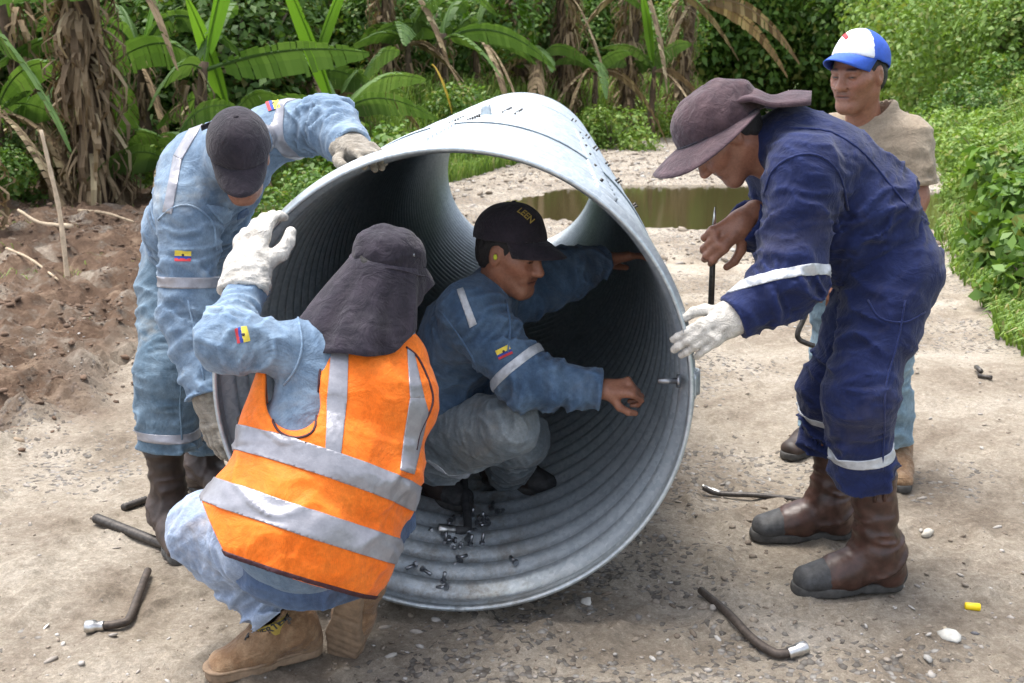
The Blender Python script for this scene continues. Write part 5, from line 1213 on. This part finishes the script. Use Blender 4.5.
# ================= E: denim worker bending at the left =================
def person_e():
    t = thing('person', (*P(180, 520, 3.35)[:2], 0), 'worker in pale denim and a black cap bending over the left side of the pipe', 'person')
    hp = P(240, 158, 2.98); fr = frame(hp, (.165, -.68, -.71), (.13, -.68, .70), .90); parts = []; lt = head(t, parts, fr)
    pv = P(186, 272, 3.48); md = P(196, 225, 3.36); ch = P(216, 172, 3.18); nb = P(236, 152, 3.07); W_ = nrm(A_(.80, .10, .60))
    sl, el, wl = P(188, 208, 3.06), P(190, 318, 3.02), P(208, 396, 2.93); sr, er, wr = P(276, 132, 3.24), P(326, 124, 3.16), P(352, 147, 2.99)
    h1, k1_, a1_ = P(172, 292, 3.40), P(170, 372, 3.26), P(170, 448, 3.24); h2, k2_, a2_ = P(190, 292, 3.54), P(202, 372, 3.54), P(207, 440, 3.62)
    j = Sh(); j.cap(nb, ch, .075, .130, w=W_, fa=1.4, fb=1.45, k=.06, fold=(.002, .006), fs=.05); j.cap(ch, md, .122, .124, w=W_, fa=1.36, fb=1.12, k=.05, fold=(.008, .014), fs=.055, seed=1); j.cap(md, pv, .128, .130, w=A_(1, 0, 0), fa=1.08, fb=1.05, k=.05, fold=(.012, .01), fs=.05)
    j.cap(nb+A_(0, .0, -.01), nb+A_(.01, -.05, -.01), .074, .080, k=.02)
    j.cap(sl, el, .088, .072, k=.07, fold=(.006, .012), fs=.055, seed=3); j.cap(el, wl, .072, .052, k=.035, fold=(.015, .012), fs=.045, seed=4, flat=True)
    j.cap(sr, er, .085, .072, k=.08, fold=(.004, .012), fs=.05, seed=5); j.cap(er, wr, .072, .050, k=.03, fold=(.016, .008), fs=.04, seed=6, flat=True)
    for e_, w_ in ((el, wl), (er, wr)): u = nrm(w_-e_); j.cap(w_-u*.03, w_+u*.05, .040, .044, sub=True, k=0)
    j.lump(.002, .06, 6); jk = build(j, .0062, 'jacket', M['denim'], t)
    l = Sh(); l.cap(md+(pv-md)*.5, pv, .124, .128, w=A_(1, 0, 0), fa=1.08, fb=1.08, k=.05)
    for h_, k_, a_, sd_ in ((h1, k1_, a1_, 6.), (h2, k2_, a2_, 8.)):
        l.cap(h_, k_, .108, .085, k=.05, fold=(.006, .010), fs=.06, seed=sd_); l.cap(k_, a_, .090, .088, k=.05, fold=(.012, .016), fs=.05, seed=sd_+1, flat=True); u = nrm(a_-k_); l.cap(a_-u*.03, a_+u*.05, .074, .078, sub=True, k=0)
    l.lump(.002, .06, 2); tr = build(l, .0066, 'trousers', M['denim_pants'], t)
    band(jk, 'reflective_band', M['reflect'], t, P(184, 282, 3.0), nrm(el-sl), .030, .14, off=.003); band(tr, 'reflective_band', M['reflect'], t, P(167, 436, 3.2), nrm(a1_-k1_), .026, .15, off=.003); band(tr, 'reflective_band', M['reflect'], t, P(206, 428, 3.56), nrm(a2_-k2_), .026, .12, off=.003)
    band(jk, 'reflective_band', M['reflect'], t, P(294, 122, 3.2), nrm(er-sr), .030, .13, off=.003)
    cutout(jk, 'reflective_strip', M['reflect'], t, pxplanes([(196, 118), (203, 124), (182, 160), (174, 156)]), P(188, 140, 3.1), .3, off=.003, front=-FW)
    cutout(jk, 'reflective_strip', M['reflect'], t, pxplanes([(174, 156), (182, 160), (172, 214), (163, 212)]), P(172, 185, 3.1), .3, off=.003, front=-FW)
    flag(jk, t, 183, 256, (1, .03), 16, 11, .08); flag(jk, t, 273, 104, (.35, 1), 12, 13, .08)
    piping(jk, 'seam', M['denim'], t, [(158, 220), (172, 208), (192, 206), (212, 222), (216, 250)], .003)
    piping(tr, 'seam', M['denim_pants'], t, [(182, 310), (184, 350), (180, 400), (182, 440)], .003)
    piping(jk, 'seam', M['denim'], t, [(188, 300), (196, 340), (204, 380)], .0025)
    # open front: dark shirt and pocket
    cutout(jk, 'collar_point', M['denim'], t, pxplanes([(206, 205), (228, 208), (236, 214), (222, 224)]), P(222, 214, 2.95), .15, off=.006, front=-FW, drop=.01)
    cutout(jk, 'shirt_front', M['indigo'], t, pxplanes([(238, 214), (246, 206), (258, 236), (252, 268), (228, 268), (232, 240)]), P(242, 240, 3.0), .25, off=.004, front=-FW)
    cutout(jk, 'pocket_edge', M['denim'], t, pxplanes([(262, 196), (272, 188), (272, 212), (260, 210)]), P(266, 200, 3.05), .2, off=.005, front=-FW)
    skin_core(parts, [(tf([(0, -.03, -.14)], fr)[0], ch, .052, .08), (ch, pv, .09, .1), (sl, el, .05, .04), (el, wl, .04, .028), (sr, er, .05, .04), (er, wr, .04, .028), (h1, k1_, .07, .05), (k1_, k1_+(a1_-k1_)*.6, .05, .04), (h2, k2_, .07, .05), (k2_, k2_+(a2_-k2_)*.6, .05, .04)])
    b = body_mesh(t, parts); lt(b)
    h_ = cap_hat(t, frame(hp+fr[0]@A_(0, 0, .012), (.17, -.74, -.62), (.12, -.62, .77), .98), M['black_cap'], None, None, 'cap', strap=True)
    g1 = frame(P(209, 398, 2.93), P(214, 446, 2.88)-P(209, 398, 2.93), (-.5, -.85, 0)); V, F = hand_vf(g1, False, .0042, curl=.35, spread=.4, glove=True, cuff=.03, thumb=.4); mk('glove', V, F, M['dirty_glove'], t)
    g1 = frame(P(351, 148, 2.99), P(375, 150, 2.86)-P(351, 148, 2.99), (0, -.15, 1)); V, F = hand_vf(g1, True, .0042, curl=.45, spread=.5, glove=True, cuff=.02, thumb=.3); mk('glove', V, F, M['dirty_glove'], t)
    boot(t, frame(P(172, 535, 3.26)*A_(1, 1, 0)-A_(0, 0, .004), (.45, -.90, 0), (0, 0, 1)), (0, -.02, .34), M['boot_dark'], M['sole'], None, True, ground=True)
    boot(t, frame(P(208, 488, 3.66)*A_(1, 1, 0)-A_(0, 0, .004), (.80, -.60, 0), (0, 0, 1)), (0, -.02, .34), M['boot_dark'], M['sole'], M['rubber'], True, ground=True)
    return t
person_e()
# ------------------------------------------------------------------ tools and loose parts
def bar(pts, r, m, name, label, cat, group=None, sub=6, n=10, ribs=0, taper=1.0, extra=()):
    path = smooth_path(pts, sub) if len(pts) > 2 else np.linspace(pts[0], pts[1], 40)
    rad = np.linspace(r, r*taper, len(path))
    if ribs: path = np.array([path[0]+(path[-1]-path[0])*t for t in np.linspace(0, 1, ribs*2)]) if len(pts) == 2 else path; rad = np.array([r*(1.0 if i % 2 else .82) for i in range(len(path))])
    root = thing(name, tuple(np.mean(pts, 0)), label, cat, group); V, F = tube_vf(path, rad, n); mk('shaft', V, F, m, root)
    for nm, a, b, ra, rb, mm in extra:
        a, b = np.array(a, float), np.array(b, float); u = b-a
        V, F = tube_vf([a, a+u*.04, a+u*.45, a+u*.5, a+u*.96, b, b-u*.02, b-u*.25], [ra*.92, ra, ra, rb, rb, rb*.93, rb*.7, rb*.62], 14); mk(nm, V, F, mm, root)
    return root
def gp0(px, py, h): p = G0(px, py); p[2] = float(gz(p[0], p[1]))+h; return p
M['chrome'] = plain('worn_chrome', (.55, .54, .52), .3, 1, .25, 60)
a, b, c = gp0(148, 572, .018), gp0(128, 622, .016), gp0(102, 627, .016); d = gp0(86, 627, .017)
bar([a, a+(b-a)*.5, b+(a-b)*.08, b+(c-b)*.25, c], .0115, M['rusty'], 'lug_wrench', 'bent lug wrench with a shiny socket lying left of the crouching worker', 'wrench', extra=[('socket', c+(c-d)*.15, d, .014, .018, M['chrome'])])
bar([gp0(96, 524, .018), gp0(165, 547, .018)], .0175, M['dark_steel'], 'ribbed_bar', 'thick ribbed steel bar on the ground by the knee in pale jeans', 'steel bar', ribs=26)
bar([gp0(123, 511, .014), gp0(146, 502, .014)], .014, M['dark_steel'], 'short_bar', 'short dark bar end behind the boot of the bending denim worker', 'steel bar', ribs=8)
bar([gp0(703, 489, .03), gp0(718, 491, .014), gp0(760, 494, .012), gp0(812, 497, .012)], .0095, M['dark_steel'], 'pry_bar', 'black pry bar with a flat pale tip lying behind the brown boots', 'pry bar', extra=[('flat_tip', gp0(720, 491, .014), gp0(702, 488, .032), .010, .007, M['chrome'])])
a, b, c, d, e = gp0(701, 590, .016), gp0(728, 618, .016), gp0(752, 638, .016), gp0(775, 648, .016), gp0(790, 649, .017); f = gp0(807, 647, .018)
bar([a, b, c, d, e], .0112, M['rusty'], 'lug_wrench', 'long bent lug wrench lying in front of the near brown boot', 'wrench', taper=1.15, extra=[('socket', e+(e-f)*.1, f, .016, .018, M['chrome'])])
a = gp0(973, 603, .008); u = A_(.020, -.004, 0); V, F = tube_vf([a-u, a-u*.9, a+u*.9, a+u], [.009, .011, .011, .009], 12); tag(mk('plastic_cap', V, F, plain('yellow_plastic', (.85, .62, .01), .4, 0, .05)), 'small bright yellow plastic cap on the dirt at the right', 'plastic cap')
V, F = join([tube_vf([gp0(976, 371, .02), gp0(980, 380, .03)], .012, 8), tube_vf([gp0(978, 381, .012), gp0(991, 384, .012)], .010, 8)]); tag(mk('metal_scrap', V, F, M['dark_steel']), 'small dark bent scrap lying on the track at the far right', 'scrap')
# podger spanner in the bare hand: pale pointed tip above, black shank below
top, mid_, bot = P(715, 207, 3.07), P(714, 226, 3.065), P(711, 306, 3.04)
root = thing('podger_spanner', tuple((top+bot)/2), 'black steel spike spanner held upright in the bare hand of the navy worker', 'spanner')
V, F = tube_vf([top, mid_], [.0025, .0095], 10, flat=.6); mk('point', V, F, M['chrome'], root); V, F = tube_vf([mid_, mid_+(bot-mid_)*.5, bot], [.0095, .0115, .0125], 10, flat=.7); mk('shaft', V, F, M['dark_steel'], root)
# wrench of the man behind
hb = handB+A_(0, 0, -.07); bar([hb, P(812, 297, 3.75), P(805, 316, 3.73), P(798, 332, 3.72), P(799, 339, 3.72), P(806, 343, 3.72), P(814, 346, 3.72)], .0095, M['dark_steel'], 'lug_wrench', 'angled black wrench hanging from the hand of the man in the khaki shirt', 'wrench')
# wrench and bolts in the pipe bottom
def pipe_floor(px, py, h):
    d = ray(px, py); lo, hi = 1.5, 6.0                       # march to the inner wall
    for Yt in np.arange(2.6, 6, .004):
        p = EYE+d*(Yt/d[1]); s = np.dot(p-PC0, pdir); q = p-PC0-pdir*s; r = np.linalg.norm(q)
        if s > .02 and r > PR-.010: return p-q/r*h, -q/r
    return p, -q/r
a, b, c, d = [pipe_floor(*q)[0] for q in ((459, 482, .12), (464, 508, .06), (468, 530, .018), (464, 535, .016))]; e = pipe_floor(455, 535, .016)[0]; f = pipe_floor(437, 534, .018)[0]
bar([a, b, c, d, e], .0135, M['rubber'], 'lug_wrench', 'angled socket wrench lying on the floor of the pipe', 'wrench', extra=[('socket', e, f, .015, .017, M['chrome'])])
rbx = random.Random(3)
spots = [(445, 546), (449, 541), (456, 543), (461, 547), (467, 542), (470, 548), (480, 522), (486, 520), (476, 525), (492, 511), (484, 524), (497, 514), (453, 521), (459, 519), (449, 524), (482, 547), (457, 561), (461, 563), (416, 567), (421, 571), (443, 585), (448, 589), (517, 566), (476, 533), (432, 532), (472, 520), (489, 526), (452, 549)]
protob = None
for i, (px, py) in enumerate(spots):
    p, n = pipe_floor(px, py, .009)
    if protob is None:
        root = thing('bolt', (0, 0, 0), 'loose bolt lying among others on the corrugated floor of the pipe', 'bolt', 'loose bolts inside the pipe')
        V, F = tube_vf([(0, 0, 0), (0, 0, .008)], .0100, 6); mk('bolt_head', V, F, M['steel'], root, smooth=False); V, F = tube_vf([(0, 0, .008), (0, 0, .036)], .0055, 8); mk('thread', V, F, M['steel'], root); protob = root; o = root
    else: o = copy_tree(protob)
    o.location = tuple(p); o.rotation_euler = (R(90)+rbx.uniform(-.3, .3) if i % 5 else .2, rbx.uniform(-.3, .3), rbx.uniform(0, 6.28))
# bolt pushed through the wall by the fist
